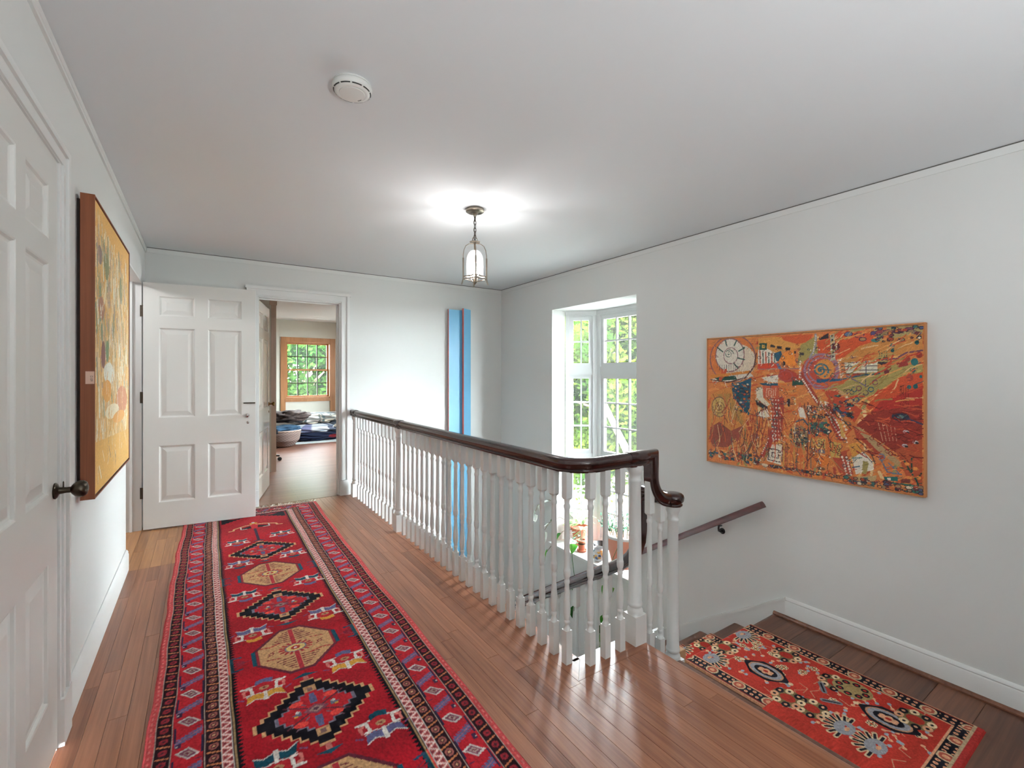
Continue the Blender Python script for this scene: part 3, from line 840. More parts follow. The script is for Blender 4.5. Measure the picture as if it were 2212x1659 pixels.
# ------------------------------------------------------------------ wall handrail
wr = tag(empty('wall_handrail', (3.155, 1.67, .40)), 'thin mahogany handrail on black brackets fixed to the stair wall', 'handrail')
wp = [(-.024, -.022), (.024, -.022), (.026, -.004), (.022, .012), (.014, .021), (-.014, .021), (-.022, .012), (-.026, -.004)]
pw = [(3.155, 1.665, .388), (3.155, 2.6, .388 - .622 * .935), (3.155, 4.6, .388 - .622 * 2.935)]
sweep_plane(pw, Vector((1, 0, 0)), wp).build('rail', M['wall_rail'], wr, 35)
for y in (1.985, 2.43, 3.3):
    z = .388 - .622 * (y - 1.665) - .03
    b = MB().box(3.145, 3.165, y - .02, y + .02, z, z + .008)
    b.tube([(3.155, y, z), (3.157, y + .004, z - .02), (3.170, y + .010, z - .042), (3.195, y + .012, z - .052), (3.214, y + .012, z - .054)], [.007, .007, .008, .009, .010], 10)
    b.lathe([(0, .022), (-.004, .022), (-.007, .012)], (XR, y + .012, z - .054), 16, 'x')
    b.build('bracket', M['black'], wr, 40)

# ------------------------------------------------------------------ lantern
LX, LY = 1.51, 2.706
lamp = tag(empty('lantern', (LX, LY, ZC)), 'small nickel lantern with clear glass dome hung on a chain from the ceiling', 'lamp')
MB().lathe([(ZC, .060), (ZC - .010, .062), (ZC - .018, .061), (ZC - .024, .052), (ZC - .028, .020), (ZC - .040, .010), (ZC - .052, .008)], (LX, LY, 0), 32).build('canopy', M['nickel'], lamp, 40)
s = MB()
z = ZC - .050
for k in range(6):
    pts = []
    for a in range(14):
        t = 2 * math.pi * a / 14; q = .0085 * math.cos(t); h = .0175 * math.sin(t)
        pts.append((LX + (q if k % 2 else 0), LY + (0 if k % 2 else q), z - .0155 + h))
    s.tube(pts, .0022, 6, True); z -= .0245
s.tube([(LX + .001, LY, ZC - .05), (LX - .002, LY + .002, 2.25), (LX, LY, 2.165)], .0016, 6)
s.build('chain', M['iron'], lamp, 60)
s = MB(); pts = [(LX + .018 * math.cos(2 * math.pi * a / 18), LY, 2.168 + .018 * math.sin(2 * math.pi * a / 18)) for a in range(18)]
s.tube(pts, .0028, 6, True)
s.lathe([(2.150, .034), (2.153, .036), (2.156, .030), (2.160, .008)], (LX, LY, 0), 24)
s.lathe([(2.08, .006), (2.15, .008)], (LX, LY, 0), 12)
rot0 = R(20); hs = .062
for k in range(4):
    a = rot0 + math.pi / 4 + k * math.pi / 2; ca, sa = math.cos(a), math.sin(a); r = hs * 1.25
    arc_p = [(LX + ca * rr, LY + sa * rr, zz) for rr, zz in ((.012, 2.143), (.040, 2.140), (.060, 2.126), (.072, 2.10), (r, 2.065), (r, 2.04))]
    s.tube(arc_p, .0028, 6)
    bx = MB().box(-.005, .005, -.005, .005, 1.905, 2.045)
    M4 = Matrix.Rotation(a, 4, 'Z')
    s.add([M4 @ p + Vector((LX + ca * r, LY + sa * r, 0)) for p in bx.v], bx.f)
    s.tube([(LX + ca * r, LY + sa * r, 1.91), (LX + ca * (r + .004), LY + sa * (r + .004), 1.888), (LX + ca * (r + .010), LY + sa * (r + .010), 1.868)], .0045, 6)
    a2 = a + math.pi / 2
    for zz in (1.922, 1.904):
        s.tube([(LX + ca * r, LY + sa * r, zz), (LX + math.cos(a2) * r, LY + math.sin(a2) * r, zz)], .0032, 6)
s.build('frame', M['nickel'], lamp, 40)
s = MB(); s.lathe([(1.868, .003), (1.872, .006), (1.880, .012), (1.890, .014), (1.905, .009), (1.925, .007)], (LX, LY, 0), 16)
for k in range(3):
    a = rot0 + k * 2 * math.pi / 3; ca, sa = math.cos(a), math.sin(a)
    s.tube([(LX, LY, 1.888), (LX + ca * .014, LY + sa * .014, 1.890), (LX + ca * .026, LY + sa * .026, 1.905), (LX + ca * .028, LY + sa * .028, 1.925)], .0025, 6)
    s.lathe([(1.925, .010), (1.930, .012), (1.934, .006)], (LX + ca * .028, LY + sa * .028, 0), 12)
s.build('candle_arm', M['nickel'], lamp, 40)
M['bulb'] = glow('bulb_glow', (1.0, 0.98, 0.96), 30.0)
for k in range(3):
    a = rot0 + k * 2 * math.pi / 3
    MB().lathe([(1.934, .005), (1.945, .007), (1.965, .011), (1.985, .010), (2.005, .005), (2.020, .001)], (LX + math.cos(a) * .028, LY + math.sin(a) * .028, 0), 12).build('bulb', M['bulb'], lamp, 60)
MB().lathe([(1.895, .056), (1.98, .056), (2.03, .056), (2.055, .052), (2.078, .042), (2.092, .028), (2.098, .012), (2.099, .002)], (LX, LY, 0), 32, 'z', False).build('glass_dome', M['shade_glass'], lamp, 60)
pd = bpy.data.lights.new('lantern_light', 'POINT'); pd.energy = 5; pd.color = (1.0, 0.985, 0.97); pd.shadow_soft_size = .022
po = bpy.data.objects.new('lantern_light', pd); COL.objects.link(po); po.parent = lamp; po.location = (0, 0, 1.985 - ZC)

# ceiling globe in the side room behind the open door
GX, GY, GZ = -1.2, 4.2, 2.20
gl_ = tag(empty('ceiling_lamp', (GX, GY, ZC)), 'white globe ceiling lamp in the side room behind the open door', 'lamp')
MB().lathe([(ZC, .07), (ZC - .012, .07), (ZC - .02, .03), (GZ + .075, .016), (GZ + .07, .024), (GZ + .058, .024)], (GX, GY, 0), 28).build('base', M['nickel'], gl_, 40)
MB().lathe([(GZ + .065 * math.sin(R(a_)), .065 * math.cos(R(a_)) + .0005) for a_ in range(-90, 81, 10)], (GX, GY, 0), 24).build('globe', glow('opal_glow', (.98, .99, 1.0), 75.0), gl_, 60)

# added fill light, unseen behind the camera, shaped as a low uplighter
TX, TY, TZ = .85, -1.25, .72
up = tag(empty('added_fill_light', (TX, TY, 0)), 'added fill light behind the camera, built as a low nickel uplighter', 'lamp')
MB().lathe([(0, .13), (.012, .13), (.02, .10), (.025, .015)], (TX, TY, 0), 28).build('base', M['nickel'], up, 40)
MB().lathe([(.025, .012), (TZ - .08, .012)], (TX, TY, 0), 14).build('pole', M['nickel'], up, 40)
MB().lathe([(TZ - .10, .02), (TZ - .07, .08), (TZ - .03, .14), (TZ + .015, .175), (TZ + .017, .172), (TZ - .025, .135), (TZ - .06, .07)], (TX, TY, 0), 32).build('bowl', M['nickel'], up, 40)
MB().lathe([(TZ - .005, .002), (TZ - .004, .12), (TZ, .12), (TZ + .001, .002)], (TX, TY, 0), 24).build('bulb', glow('fill_glow', (.95, .98, 1.0), 200.0), up)

# ------------------------------------------------------------------ smoke detector
SX, SY = .474, 1.806
sd = tag(empty('smoke_detector', (SX, SY, ZC)), 'round white smoke detector on the ceiling', 'detector')
MB().lathe([(ZC, .068), (ZC - .006, .070), (ZC - .008, .066)], (SX, SY, 0), 40).build('base', M['plastic'], sd, 40)
body = MB().lathe([(ZC - .009, .070), (ZC - .013, .0725), (ZC - .024, .072), (ZC - .030, .067), (ZC - .036, .058), (ZC - .0385, .050), (ZC - .0375, .0475), (ZC - .0395, .046), (ZC - .042, .030), (ZC - .0425, .002)], (SX, SY, 0), 40).build('body', M['plastic'], sd, 40)
for k in range(10):
    a0 = R(36 * k + 3); s = MB(); pr = [(a0 + R(30) * t / 6) for t in range(7)]
    v = []
    for a in pr:
        for rr, zz in ((.0655, ZC - .0335), (.0690, ZC - .0305)): v.append((SX + rr * math.cos(a), SY + rr * math.sin(a), zz))
    s.add(v, [(2 * t, 2 * t + 1, 2 * t + 3, 2 * t + 2) for t in range(6)])
    s.build('vent_slot', M['slot'], body)
MB().tube([(SX + .040 * math.cos(R(a)), SY + .040 * math.sin(R(a)), ZC - .0408) for a in (20, 28, 36, 44)], .001, 6).build('indicator_slot', M['slot'], body)
# ------------------------------------------------------------------ drawing on a grid of knots / brush marks
class Canvas:
    """colour grid in metres; drawn with plain 2-D shapes, ends up as the colour attribute of a fine mesh"""
    def __init__(s, W, H, nx, ny, base):
        s.W, s.H, s.nx, s.ny = W, H, nx, ny
        s.x = (np.arange(nx) + .0) / (nx - 1) * W; s.y = (np.arange(ny) + .0) / (ny - 1) * H
        s.a = np.empty((ny, nx, 3), np.float32); s.a[:] = base
        s.X, s.Y = np.meshgrid(s.x, s.y)
    def win(s, x0, x1, y0, y1):
        i0 = max(0, int(np.floor(x0 / s.W * (s.nx - 1)))); i1 = min(s.nx, int(np.ceil(x1 / s.W * (s.nx - 1))) + 1)
        j0 = max(0, int(np.floor(y0 / s.H * (s.ny - 1)))); j1 = min(s.ny, int(np.ceil(y1 / s.H * (s.ny - 1))) + 1)
        if i1 <= i0 or j1 <= j0: return None
        return (slice(j0, j1), slice(i0, i1))
    def poly(s, pts, c):
        px = [p[0] for p in pts]; py = [p[1] for p in pts]
        w = s.win(min(px), max(px), min(py), max(py))
        if w is None: return
        X, Y = s.X[w], s.Y[w]; ins = np.zeros(X.shape, bool); n = len(pts)
        for i in range(n):
            x0, y0 = pts[i]; x1, y1 = pts[(i + 1) % n]
            if y0 == y1: continue
            cnd = ((y0 > Y) != (y1 > Y)) & (X < (x1 - x0) * (Y - y0) / (y1 - y0) + x0)
            ins ^= cnd
        s.a[w][ins] = c
    def ell(s, cx, cy, rx, ry, c, w_=0):
        w = s.win(cx - rx - w_, cx + rx + w_, cy - ry - w_, cy + ry + w_)
        if w is None: return
        d = np.sqrt(((s.X[w] - cx) / max(rx, 1e-6)) ** 2 + ((s.Y[w] - cy) / max(ry, 1e-6)) ** 2)
        m_ = d < 1 if not w_ else np.abs(d - 1) * min(rx, ry) < w_ / 2
        s.a[w][m_] = c
    def line(s, pts, wd, c):
        for (x0, y0), (x1, y1) in zip(pts[:-1], pts[1:]):
            h = wd / 2
            w = s.win(min(x0, x1) - h, max(x0, x1) + h, min(y0, y1) - h, max(y0, y1) + h)
            if w is None: continue
            dx, dy = x1 - x0, y1 - y0; L2 = dx * dx + dy * dy + 1e-12
            t = np.clip(((s.X[w] - x0) * dx + (s.Y[w] - y0) * dy) / L2, 0, 1)
            d = np.hypot(s.X[w] - x0 - t * dx, s.Y[w] - y0 - t * dy)
            s.a[w][d < h] = c
    def spiral(s, cx, cy, r, turns, wd, c, sq=False):
        pts = []
        if sq:
            n = int(turns * 4); k = 0; rr = r
            dirs = [(1, -1), (1, 1), (-1, 1), (-1, -1)]
            for k in range(n + 1):
                rr = r * (1 - k / (n + 1)); d = dirs[k % 4]; pts.append((cx + d[0] * rr, cy + d[1] * rr))
        else:
            n = int(turns * 24)
            for k in range(n + 1):
                a = 2 * math.pi * k / 24; rr = r * k / n; pts.append((cx + rr * math.cos(a), cy + rr * math.sin(a)))
        s.line(pts, wd, c)
    def linear(s):
        v = np.clip(s.a, 0, 255) / 255.0
        return np.where(v <= .04045, v / 12.92, ((v + .055) / 1.055) ** 2.4)

def dyed_mesh(name, cv, pos, mat, flip=False):
    """pos: (ny,nx,3) vertex positions"""
    ny, nx = cv.ny, cv.nx
    me = bpy.data.meshes.new(name)
    me.vertices.add(nx * ny); me.vertices.foreach_set('co', pos.reshape(-1).astype(np.float32))
    idx = np.arange(nx * ny).reshape(ny, nx)
    q = np.stack([idx[:-1, :-1], idx[:-1, 1:], idx[1:, 1:], idx[1:, :-1]], -1).reshape(-1, 4)
    if flip: q = q[:, ::-1]
    nf = len(q)
    me.loops.add(nf * 4); me.loops.foreach_set('vertex_index', q.reshape(-1).astype(np.int32))
    me.polygons.add(nf); me.polygons.foreach_set('loop_start', (np.arange(nf) * 4).astype(np.int32))
    me.update(calc_edges=True)
    at = me.color_attributes.new('dye', 'FLOAT_COLOR', 'POINT')
    rgba = np.ones((nx * ny, 4), np.float32); rgba[:, :3] = cv.linear().reshape(-1, 3)
    at.data.foreach_set('color', rgba.reshape(-1))
    me.polygons.foreach_set('use_smooth', np.ones(nf, bool))
    me.materials.append(mat); me.update()
    return me

rng = np.random.RandomState(4)
def speckle(cv, amt, rs):
    n = rs.uniform(-1, 1, cv.a.shape[:2]).astype(np.float32); n = (n + np.roll(n, 1, 0) + np.roll(n, 1, 1)) / 3
    cv.a *= (1 + amt * n)[..., None]

# ------------------------------------------------------------------ red runner
RED, BRT, DRK, IVO, PNK, BLU, TEA, TAN, BLK, GLD, WHT = [np.array(c, np.float32) for c in (
    (160, 16, 30), (170, 28, 38), (40, 15, 24), (196, 172, 158), (200, 112, 104), (92, 92, 130), (16, 70, 88), (198, 152, 108), (16, 12, 22), (202, 146, 56), (218, 210, 202))]
RY0, RY1 = .80, 4.97
RW, RH = 1.04, RY1 - RY0
cv = Canvas(RW, RH, 330, 960, RED)
U = cv.X - RW / 2; V = cv.Y
# abrash: soft tone bands across the field
ab = np.interp(V, np.linspace(0, RH, 40), rng.uniform(.90, 1.06, 40)); cv.a *= ab[..., None].astype(np.float32)
e_side = RW / 2 - np.abs(U); e_end = (RH - V) * 1.25
end = e_end < e_side
E_ = np.where(end, e_end, e_side); T = np.where(end, U + 5, V)
sgn = np.where(U < 0, 1, -1)
def band(a, b): return (E_ >= a) & (E_ < b)
def setc(mask, c): cv.a[mask] = c
def fr(x): return x - np.floor(x)
setc(band(0, .026), (188, 70, 72)); setc(band(.010, .016) & (fr(T / .03) < .5), (206, 110, 104))
setc(band(.026, .079), DRK); setc(band(.026, .0305), IVO * .82); setc(band(.0745, .079), IVO * .8)
t = fr(T / .058); q = E_ - .052
setc(band(.033, .072) & ((((t - .30) * .058) ** 2 / .014 ** 2 + q ** 2 / .014 ** 2) < 1), (140, 34, 44)); setc(band(.033, .072) & ((((t - .30) * .058) ** 2 / .005 ** 2 + q ** 2 / .005 ** 2) < 1), (70, 28, 40))
setc(band(.033, .072) & (np.abs((t - .80) * .058 + q * .35) < .0035), (190, 112, 74))
setc(band(.079, .168), BRT)
P_ = .172; t = fr(T / P_); q = (E_ - .1235) * sgn
d = (t - .25) * P_
lz = np.abs(d + q * .45) / .030 + np.abs(q) / .036
setc(band(.083, .165) & (lz < 1), WHT * .86); setc(band(.083, .165) & (lz < .72), (120, 66, 84)); setc(band(.083, .165) & (lz < .40), IVO * .8); setc(band(.083, .165) & (lz < .2), (110, 40, 60))
d2_ = (t - .75) * P_; wv = .004 * np.sign(np.sin(T * 2 * math.pi / .012 + 3 * q / .01))
lf = np.abs(d2_ - q * .5 + 0) < (.015 + wv)
setc(band(.083, .166) & lf & (np.abs(q) < .040), BLU); setc(band(.083, .166) & (np.abs(d2_ - q * .5) < .0025), (150, 96, 110))
setc(band(.081, .088) & (fr(T / P_ + .35) < .5), (44, 34, 62)); setc(band(.160, .168) & (fr(T / P_ + .85) < .5), (44, 34, 62))
tri = (np.abs(fr(T / P_ + .02) - .5) * .6 + np.abs(q) * 9) 
setc(band(.086, .104) & (np.abs(d - .052) < .012), (60, 34, 62)); setc(band(.144, .164) & (np.abs(d + .052) < .012), (60, 34, 62))
setc(band(.088, .094) & (np.abs(d - .050) < .004), WHT * .8); setc(band(.156, .162) & (np.abs(d + .050) < .004), WHT * .8)
setc(band(.166, .219), DRK); setc(band(.168, .173), IVO * .82)
t = fr(T / .058); q = E_ - .196
fl = ((t - .30) * .058) ** 2 / .0165 ** 2 + q ** 2 / .0150 ** 2
setc(band(.175, .218) & (fl < 1), (150, 84, 76)); setc(band(.175, .218) & (fl < .35), (84, 40, 48)); setc(band(.175, .218) & (fl < .08), (196, 150, 110))
setc(band(.175, .218) & (np.abs((t - .80) * .058 + q * .35) < .0036), (192, 116, 74))
setc(band(.218, .252), PNK * .92); zz = np.abs(fr(T / .034) - .5) * 2
setc(band(.221, .249) & (np.abs((E_ - .221) / .028 - zz) < .20), (226, 196, 190)); setc(band(.224, .247) & (np.abs((E_ - .221) / .028 - zz) > .46), (130, 46, 58))
setc(band(.218, .221), WHT * .85); setc(band(.249, .252), WHT * .82)
setc(band(.252, .256), (60, 30, 34)); setc(band(.256, .260), (150, 122, 84)); setc(band(.260, .266), BLK)
saw = np.abs(fr(T / .020) - .5) * 2
setc(band(.266, .284) & (saw > (E_ - .266) / .018), BLK)

def loc_poly(cx, cy, pts, c, s_=1.0): cv.poly([(cx + x * s_, cy + y * s_) for x, y in pts], c)
def stepped(cx, cy, a, b, n):
    w = cv.win(cx - a, cx + a, cy - b, cy + b); X = np.abs(cv.X[w] - cx) / a; Y = np.abs(cv.Y[w] - cy) / b
    return w, (np.ceil(X * n) / n + np.ceil(Y * n) / n) <= 1.0 + 1.0 / n + 1e-6
CX = RW / 2
def fieldY(y): return y - RY0
def medallion(y):
    cy = fieldY(y)
    for (a, b, n, c) in ((.208, .200, 8, TAN), (.196, .188, 8, BLK), (.138, .128, 6, (112, 108, 124)), (.128, .117, 6, BRT)):
        w, m_ = stepped(CX, cy, a, b, n); cv.a[w][m_] = c
    for s in (-1, 1):
        loc_poly(CX, cy, [(-.022, s * .110), (.022, s * .110), (.022, s * .150), (-.022, s * .150)], TAN * .9); loc_poly(CX, cy, [(-.010, s * .118), (.010, s * .118), (.010, s * .140), (-.010, s * .140)], (120, 90, 86))
        loc_poly(CX, cy, [(-.013, s * .040), (.013, s * .040), (.010, s * .100), (-.010, s * .100)], BLU * .95)
        loc_poly(CX, cy, [(-.008, s * .196), (.008, s * .196), (.008, s * .228), (-.008, s * .228)], PNK * .9); loc_poly(CX, cy, [(-.050, s * .226), (.050, s * .226), (0, s * .248)], TEA)
        for r_ in (-1, 1):
            cv.line([(CX + r_ * .020, cy + s * .012), (CX + r_ * .105, cy + s * .062)], .007, (90, 40, 52)); cv.line([(CX + r_ * .03, cy + s * .035), (CX + r_ * .078, cy + s * .085)], .006, (112, 84, 96))
            cv.ell(CX + r_ * .06, cy + s * .060, .024, .014, (216, 66, 58))
        loc_poly(CX, cy, [(s * .050, -.012), (s * .085, 0), (s * .050, .012)], (96, 104, 120)); cv.ell(CX + s * .062, cy + .012, .007, .007, WHT * .9); cv.ell(CX + s * .070, cy - .010, .006, .006, GLD)
    loc_poly(CX, cy, [(-.045, 0), (0, -.030), (.045, 0), (0, .030)], (120, 64, 78)); loc_poly(CX, cy, [(-.028, 0), (0, -.019), (.028, 0), (0, .019)], (150, 120, 110)); loc_poly(CX, cy, [(-.012, 0), (0, -.010), (.012, 0), (0, .010)], (80, 50, 66))
def octagon(y):
    cy = fieldY(y)
    o = [(-.165, -.055), (-.045, -.190), (.045, -.190), (.165, -.055), (.165, .055), (.045, .190), (-.045, .190), (-.165, .055)]
    loc_poly(CX, cy, o, (96, 34, 48), 1.04); loc_poly(CX, cy, o, TAN * .96, .95)
    for s in (-1, 1):
        loc_poly(CX, cy, [(s * .176, -.058), (s * .160, -.058), (s * .160, .058), (s * .176, .058)], TEA * 1.05); loc_poly(CX, cy, [(s * .158, -.058), (s * .148, -.062), (s * .148, .062), (s * .158, .058)], (140, 36, 46))
        loc_poly(CX, cy, [(-.010, s * .035), (.010, s * .035), (.010, s * .178), (-.010, s * .178)], (168, 44, 54))
        for k in range(6):
            cv.line([(CX + .014, cy + s * (.070 + k * .018)), (CX + max(.02, .085 - k * .010), cy + s * (.070 + k * .015) + s * .010)], .006, (112, 42, 50)); cv.line([(CX - .014, cy + s * (.070 + k * .018)), (CX - max(.02, .085 - k * .010), cy + s * (.070 + k * .015) + s * .010)], .006, (112, 42, 50))
        cv.line([(CX + s * .05, cy - s * .075), (CX + s * .10, cy - s * .060), (CX + s * .14, cy - s * .07)], .007, (168, 44, 46)); cv.line([(CX + s * .07, cy + s * .055), (CX + s * .12, cy + s * .045)], .006, (150, 40, 46))
        for a in (-.016, 0, .016): cv.line([(CX + s * .100, cy + a * .4), (CX + s * .100 + a * .9, cy + a)], .005, (120, 44, 48))
        cv.ell(CX + s * .100, cy, .012, .010, (120, 44, 48)); cv.ell(CX + s * .100, cy, .006, .005, TAN)
        # anchor at the side of the medallion
        ax = CX + s * .252
        if abs(s * .252) < .27:
            cv.line([(CX + s * .18, cy), (ax - s * .02, cy)], .007, (120, 40, 60)); loc_poly(ax, cy, [(-.008, -.058), (.006, -.058), (.006, .058), (-.008, .058)], TEA * .9)
            cv.line([(ax, cy - .055), (ax - s * .034, cy - .048)], .010, (40, 62, 88)); cv.line([(ax, cy + .055), (ax - s * .034, cy + .048)], .010, (40, 62, 88))
            for a in (-.03, -.012, .012, .03): cv.line([(ax - s * .004, cy + a), (ax - s * .045, cy + a * .35)], .004, (110, 36, 56))
            cv.line([(ax + s * .014, cy - .062), (ax + s * .014, cy + .062)], .005, (206, 70, 66))
    for k in range(16):
        a = 2 * math.pi * k / 16; cv.line([(CX, cy), (CX + .066 * math.cos(a), cy + .050 * math.sin(a))], .011, (160, 44, 50))
    cv.ell(CX, cy, .045, .032, (110, 116, 130)); cv.ell(CX, cy, .039, .027, (214, 184, 116)); cv.ell(CX, cy, .020, .015, (160, 50, 44)); cv.ell(CX, cy, .007, .006, WHT)
def bird(x, y, c1, c2, s_=1.0, flip=1):
    cx, cy = CX + (x - .355), fieldY(y); f = flip * s_
    def pl(pts, c): cv.poly([(cx + a * s_, cy + b * f) for a, b in pts], c)
    def ln(pts, w, c): cv.line([(cx + a * s_, cy + b * f) for a, b in pts], w * s_, c)
    pl([(-.062, .062), (-.034, .046), (0, .060), (.034, .044), (.066, .066), (.056, .024), (.030, .016), (0, .026), (-.030, .016), (-.058, .026)], c1)
    ln([(-.062, .064), (-.034, .048), (0, .062), (.034, .046), (.066, .068)], .005, WHT * .9); ln([(-.060, .022), (-.03, .012), (0, .022), (.03, .012), (.058, .022)], .005, WHT * .9)
    pl([(-.036, .012), (.036, .012), (.036, -.034), (.016, -.042), (-.016, -.042), (-.036, -.034)], BRT); cv.ell(cx, cy - .010 * f, .017 * s_, .012 * s_, TAN * .85); cv.ell(cx, cy - .010 * f, .006 * s_, .005 * s_, (120, 40, 40))
    pl([(-.007, .068), (.009, .068), (.007, .012), (-.005, .012)], WHT)
    pl([(-.030, -.036), (0, -.048), (.030, -.034), (.034, -.062), (.004, -.072), (-.026, -.064)], c2)
    for s in (-1, 1):
        ln([(s * .040, .012), (s * .044, -.028), (s * .074, -.034)], .011, WHT); ln([(s * .040, .010), (s * .062, .014)], .007, WHT); ln([(s * .066, .012), (s * .068, -.018), (s * .056, -.020)], .010, PNK); ln([(s * .070, .034), (s * .088, .024)], .006, (112, 70, 108)); ln([(s * .03, -.038), (s * .060, -.036)], .005, WHT * .9)
for y in (1.86, 2.81, 3.772): medallion(y)
for y in (1.385, 2.33, 3.30): octagon(y)
spec = [(.53, 1.645, BLU, TEA, -1), (.20, 1.655, TEA, BLU, 1), (.517, 2.105, GLD, BLU, -1), (.205, 2.09, GLD, BLU, -1), (.527, 2.585, BLU, GLD, 1), (.199, 2.56, BLU, GLD, 1), (.53, 3.06, TEA, BLU, 1), (.196, 3.03, TEA, BLU, 1), (.517, 3.575, BLU, TEA, 1), (.200, 3.56, BLU, TEA, 1), (.507, 4.075, TEA, BLU, 1), (.215, 4.03, TEA, BLU, 1), (.52, 1.18, BLU, GLD, 1), (.195, 1.20, BLU, GLD, 1)]
for x, y, c1, c2, fl_ in spec: bird(x, y, c1, c2, 1.05, fl_)
# far end: palmette and dark stepped corners
cy = fieldY(4.40)
cv.line([(CX, cy - .40), (CX, cy)], .016, (60, 40, 60)); loc_poly(CX, cy, [(-.11, -.035), (-.02, .02), (.02, .02), (.11, -.035), (.09, -.06), (0, -.045), (-.09, -.06)], BLK)
loc_poly(CX, cy, [(-.02, -.07), (.02, -.07), (.03, .05), (-.03, .05)], BRT)
for s in (-1, 1): cv.line([(CX + s * .02, cy + .05), (CX + s * .07, cy + .04), (CX + s * .15, cy - .01), (CX + s * .155, cy - .05), (CX + s * .185, cy - .055)], .016, TAN); cv.line([(CX + s * .10, cy + .01), (CX + s * .10, cy - .05), (CX + s * .06, cy - .055)], .010, WHT * .85)
cv.ell(CX, cy + .085, .030, .024, GLD * .9); cv.ell(CX, cy + .105, .012, .02, WHT * .85)
cyE = RH - .232
for s in (-1, 1):
    for k in range(7):
        x0 = CX + s * .236; w_ = .20 - k * .028
        if w_ > 0: loc_poly(0, 0, [(x0, cyE - k * .022), (x0 - s * w_, cyE - k * .022), (x0 - s * w_, cyE - (k + 1) * .022), (x0, cyE - (k + 1) * .022)], BLK)
    loc_poly(CX + s * .14, cyE - .030, [(-.05, 0), (0, .018), (.05, 0), (0, -.018)], (176, 52, 56))
speckle(cv, .22, rng)
xl = np.interp(cv.y + RY0, [.8, 1.5, 1.9, 2.6, 3.3, 4.05, 4.5, 4.97], [-.178, -.174, -.163, -.160, -.164, -.157, -.141, -.128])
xr = np.interp(cv.y + RY0, [.8, 1.2, 1.64, 2.2, 2.95, 3.8, 4.4, 4.97], [.872, .879, .886, .898, .897, .911, .926, .944])
xl = xl + .0025 * np.sin((cv.y) * 9.0) + .0015 * np.sin(cv.y * 23); xr = xr + .0025 * np.sin(cv.y * 8.0 + 1)
S_ = U / (RW / 2)
PX = np.where(S_ < 0, .355 + S_ * (.355 - xl)[:, None], .355 + S_ * (xr - .355)[:, None])
PY = cv.Y + RY0 - .025 * S_ * (cv.Y > 3.9) * ((cv.Y - 3.9) / .27).clip(0, 1)
PZ = np.full_like(PX, .0085) + .0018 * np.sin(cv.Y * 3.1 + cv.X * 5) * .4
rim = (np.minimum(e_side, RH - V) < .004) | (V < .004); PZ[rim] = .0015
rug_me = dyed_mesh('pile', cv, np.stack([PX - .355, PY - 2.9, PZ], -1), M['dye'])
runner = tag(empty('runner_rug', (.355, 2.9, 0)), 'long red patterned runner with dark stepped medallions on the hall floor', 'rug')
inst('pile', rug_me, runner)
m = MB(); fr_rnd = random.Random(3)
for k in range(150):
    t_ = k / 149; x0 = -.128 + 1.072 * t_; y0 = 4.97 + .012 - .03 * (2 * t_ - 1); l = fr_rnd.uniform(.05, .10); dx = fr_rnd.uniform(-.035, .035)
    m.tube([(x0, y0, .005), (x0 + dx * .5, y0 + l * .5, .006), (x0 + dx, y0 + l, .003)], .0028, 4)
m.build('fringe', paint('fringe_cotton', (224, 218, 206), .9), runner, 60, kind='stuff')

# ------------------------------------------------------------------ stair runner (drapes over the landing edge)
SX0, SX1 = 2.242, 2.925
path_s = []
y_near = .545
def stair_prof():
    P = [(y_near, ZL), (1.615, ZL)]
    for i in range(1, 7):
        z0 = ZL - RISE * (i - 1); z1 = ZL - RISE * i; y = 1.62 + RUN * (i - 1)
        P += [(y + .004, z0 - .006), (y + .004, z0 - .026), (y - .016, z0 - .04), (y - .018, z1 + .01), (y - .008, z1), (1.62 + RUN * i - .006, z1)]
    return P
SP = stair_prof(); seglen = [0]
for a, b in zip(SP[:-1], SP[1:]): seglen.append(seglen[-1] + math.hypot(b[0] - a[0], b[1] - a[1]))
SLEN = 2.0
cv = Canvas(SX1 - SX0, SLEN, 250, 700, np.array((178, 50, 38), np.float32))
W2 = SX1 - SX0
RD2, NAV, PCH, CRM, GRY, OLV, GRN = [np.array(c, np.float32) for c in ((178, 50, 38), (26, 24, 34), (214, 156, 120), (224, 196, 156), (146, 146, 152), (150, 128, 84), (52, 56, 50))]
cv.a *= np.interp(cv.Y, np.linspace(0, SLEN, 30), rng.uniform(.92, 1.06, 30))[..., None].astype(np.float32)
def rose(x, y, r, c1=None, c2=None, n=8):
    c1 = PCH if c1 is None else c1; c2 = NAV if c2 is None else c2
    for k in range(n):
        a = 2 * math.pi * k / n; cv.ell(x + r * .62 * math.cos(a), y + r * .62 * math.sin(a), r * .34, r * .34, c1); cv.ell(x + r * .66 * math.cos(a), y + r * .66 * math.sin(a), r * .17, r * .17, c2)
    cv.ell(x, y, r * .42, r * .42, OLV); cv.ell(x, y, r * .22, r * .22, RD2 * .9)
def lotus(x, y, r, up=1):
    for k in range(9):
        a = math.pi * (k / 8) * up + (math.pi if up < 0 else 0) * 0
        tx, ty = x + r * 1.05 * math.cos(a), y + r * .95 * math.sin(a)
        cv.line([(x, y), (tx, ty)], r * .24, CRM * .9); cv.line([(x, y), (x + (tx - x) * .93, y + (ty - y) * .93)], r * .13, NAV)
    cv.ell(x, y, r * .62, r * .46, GRY); cv.ell(x, y - up * r * .12, r * .2, r * .1, PCH); cv.ell(x + r * .15, y, r * .08, r * .05, RD2)
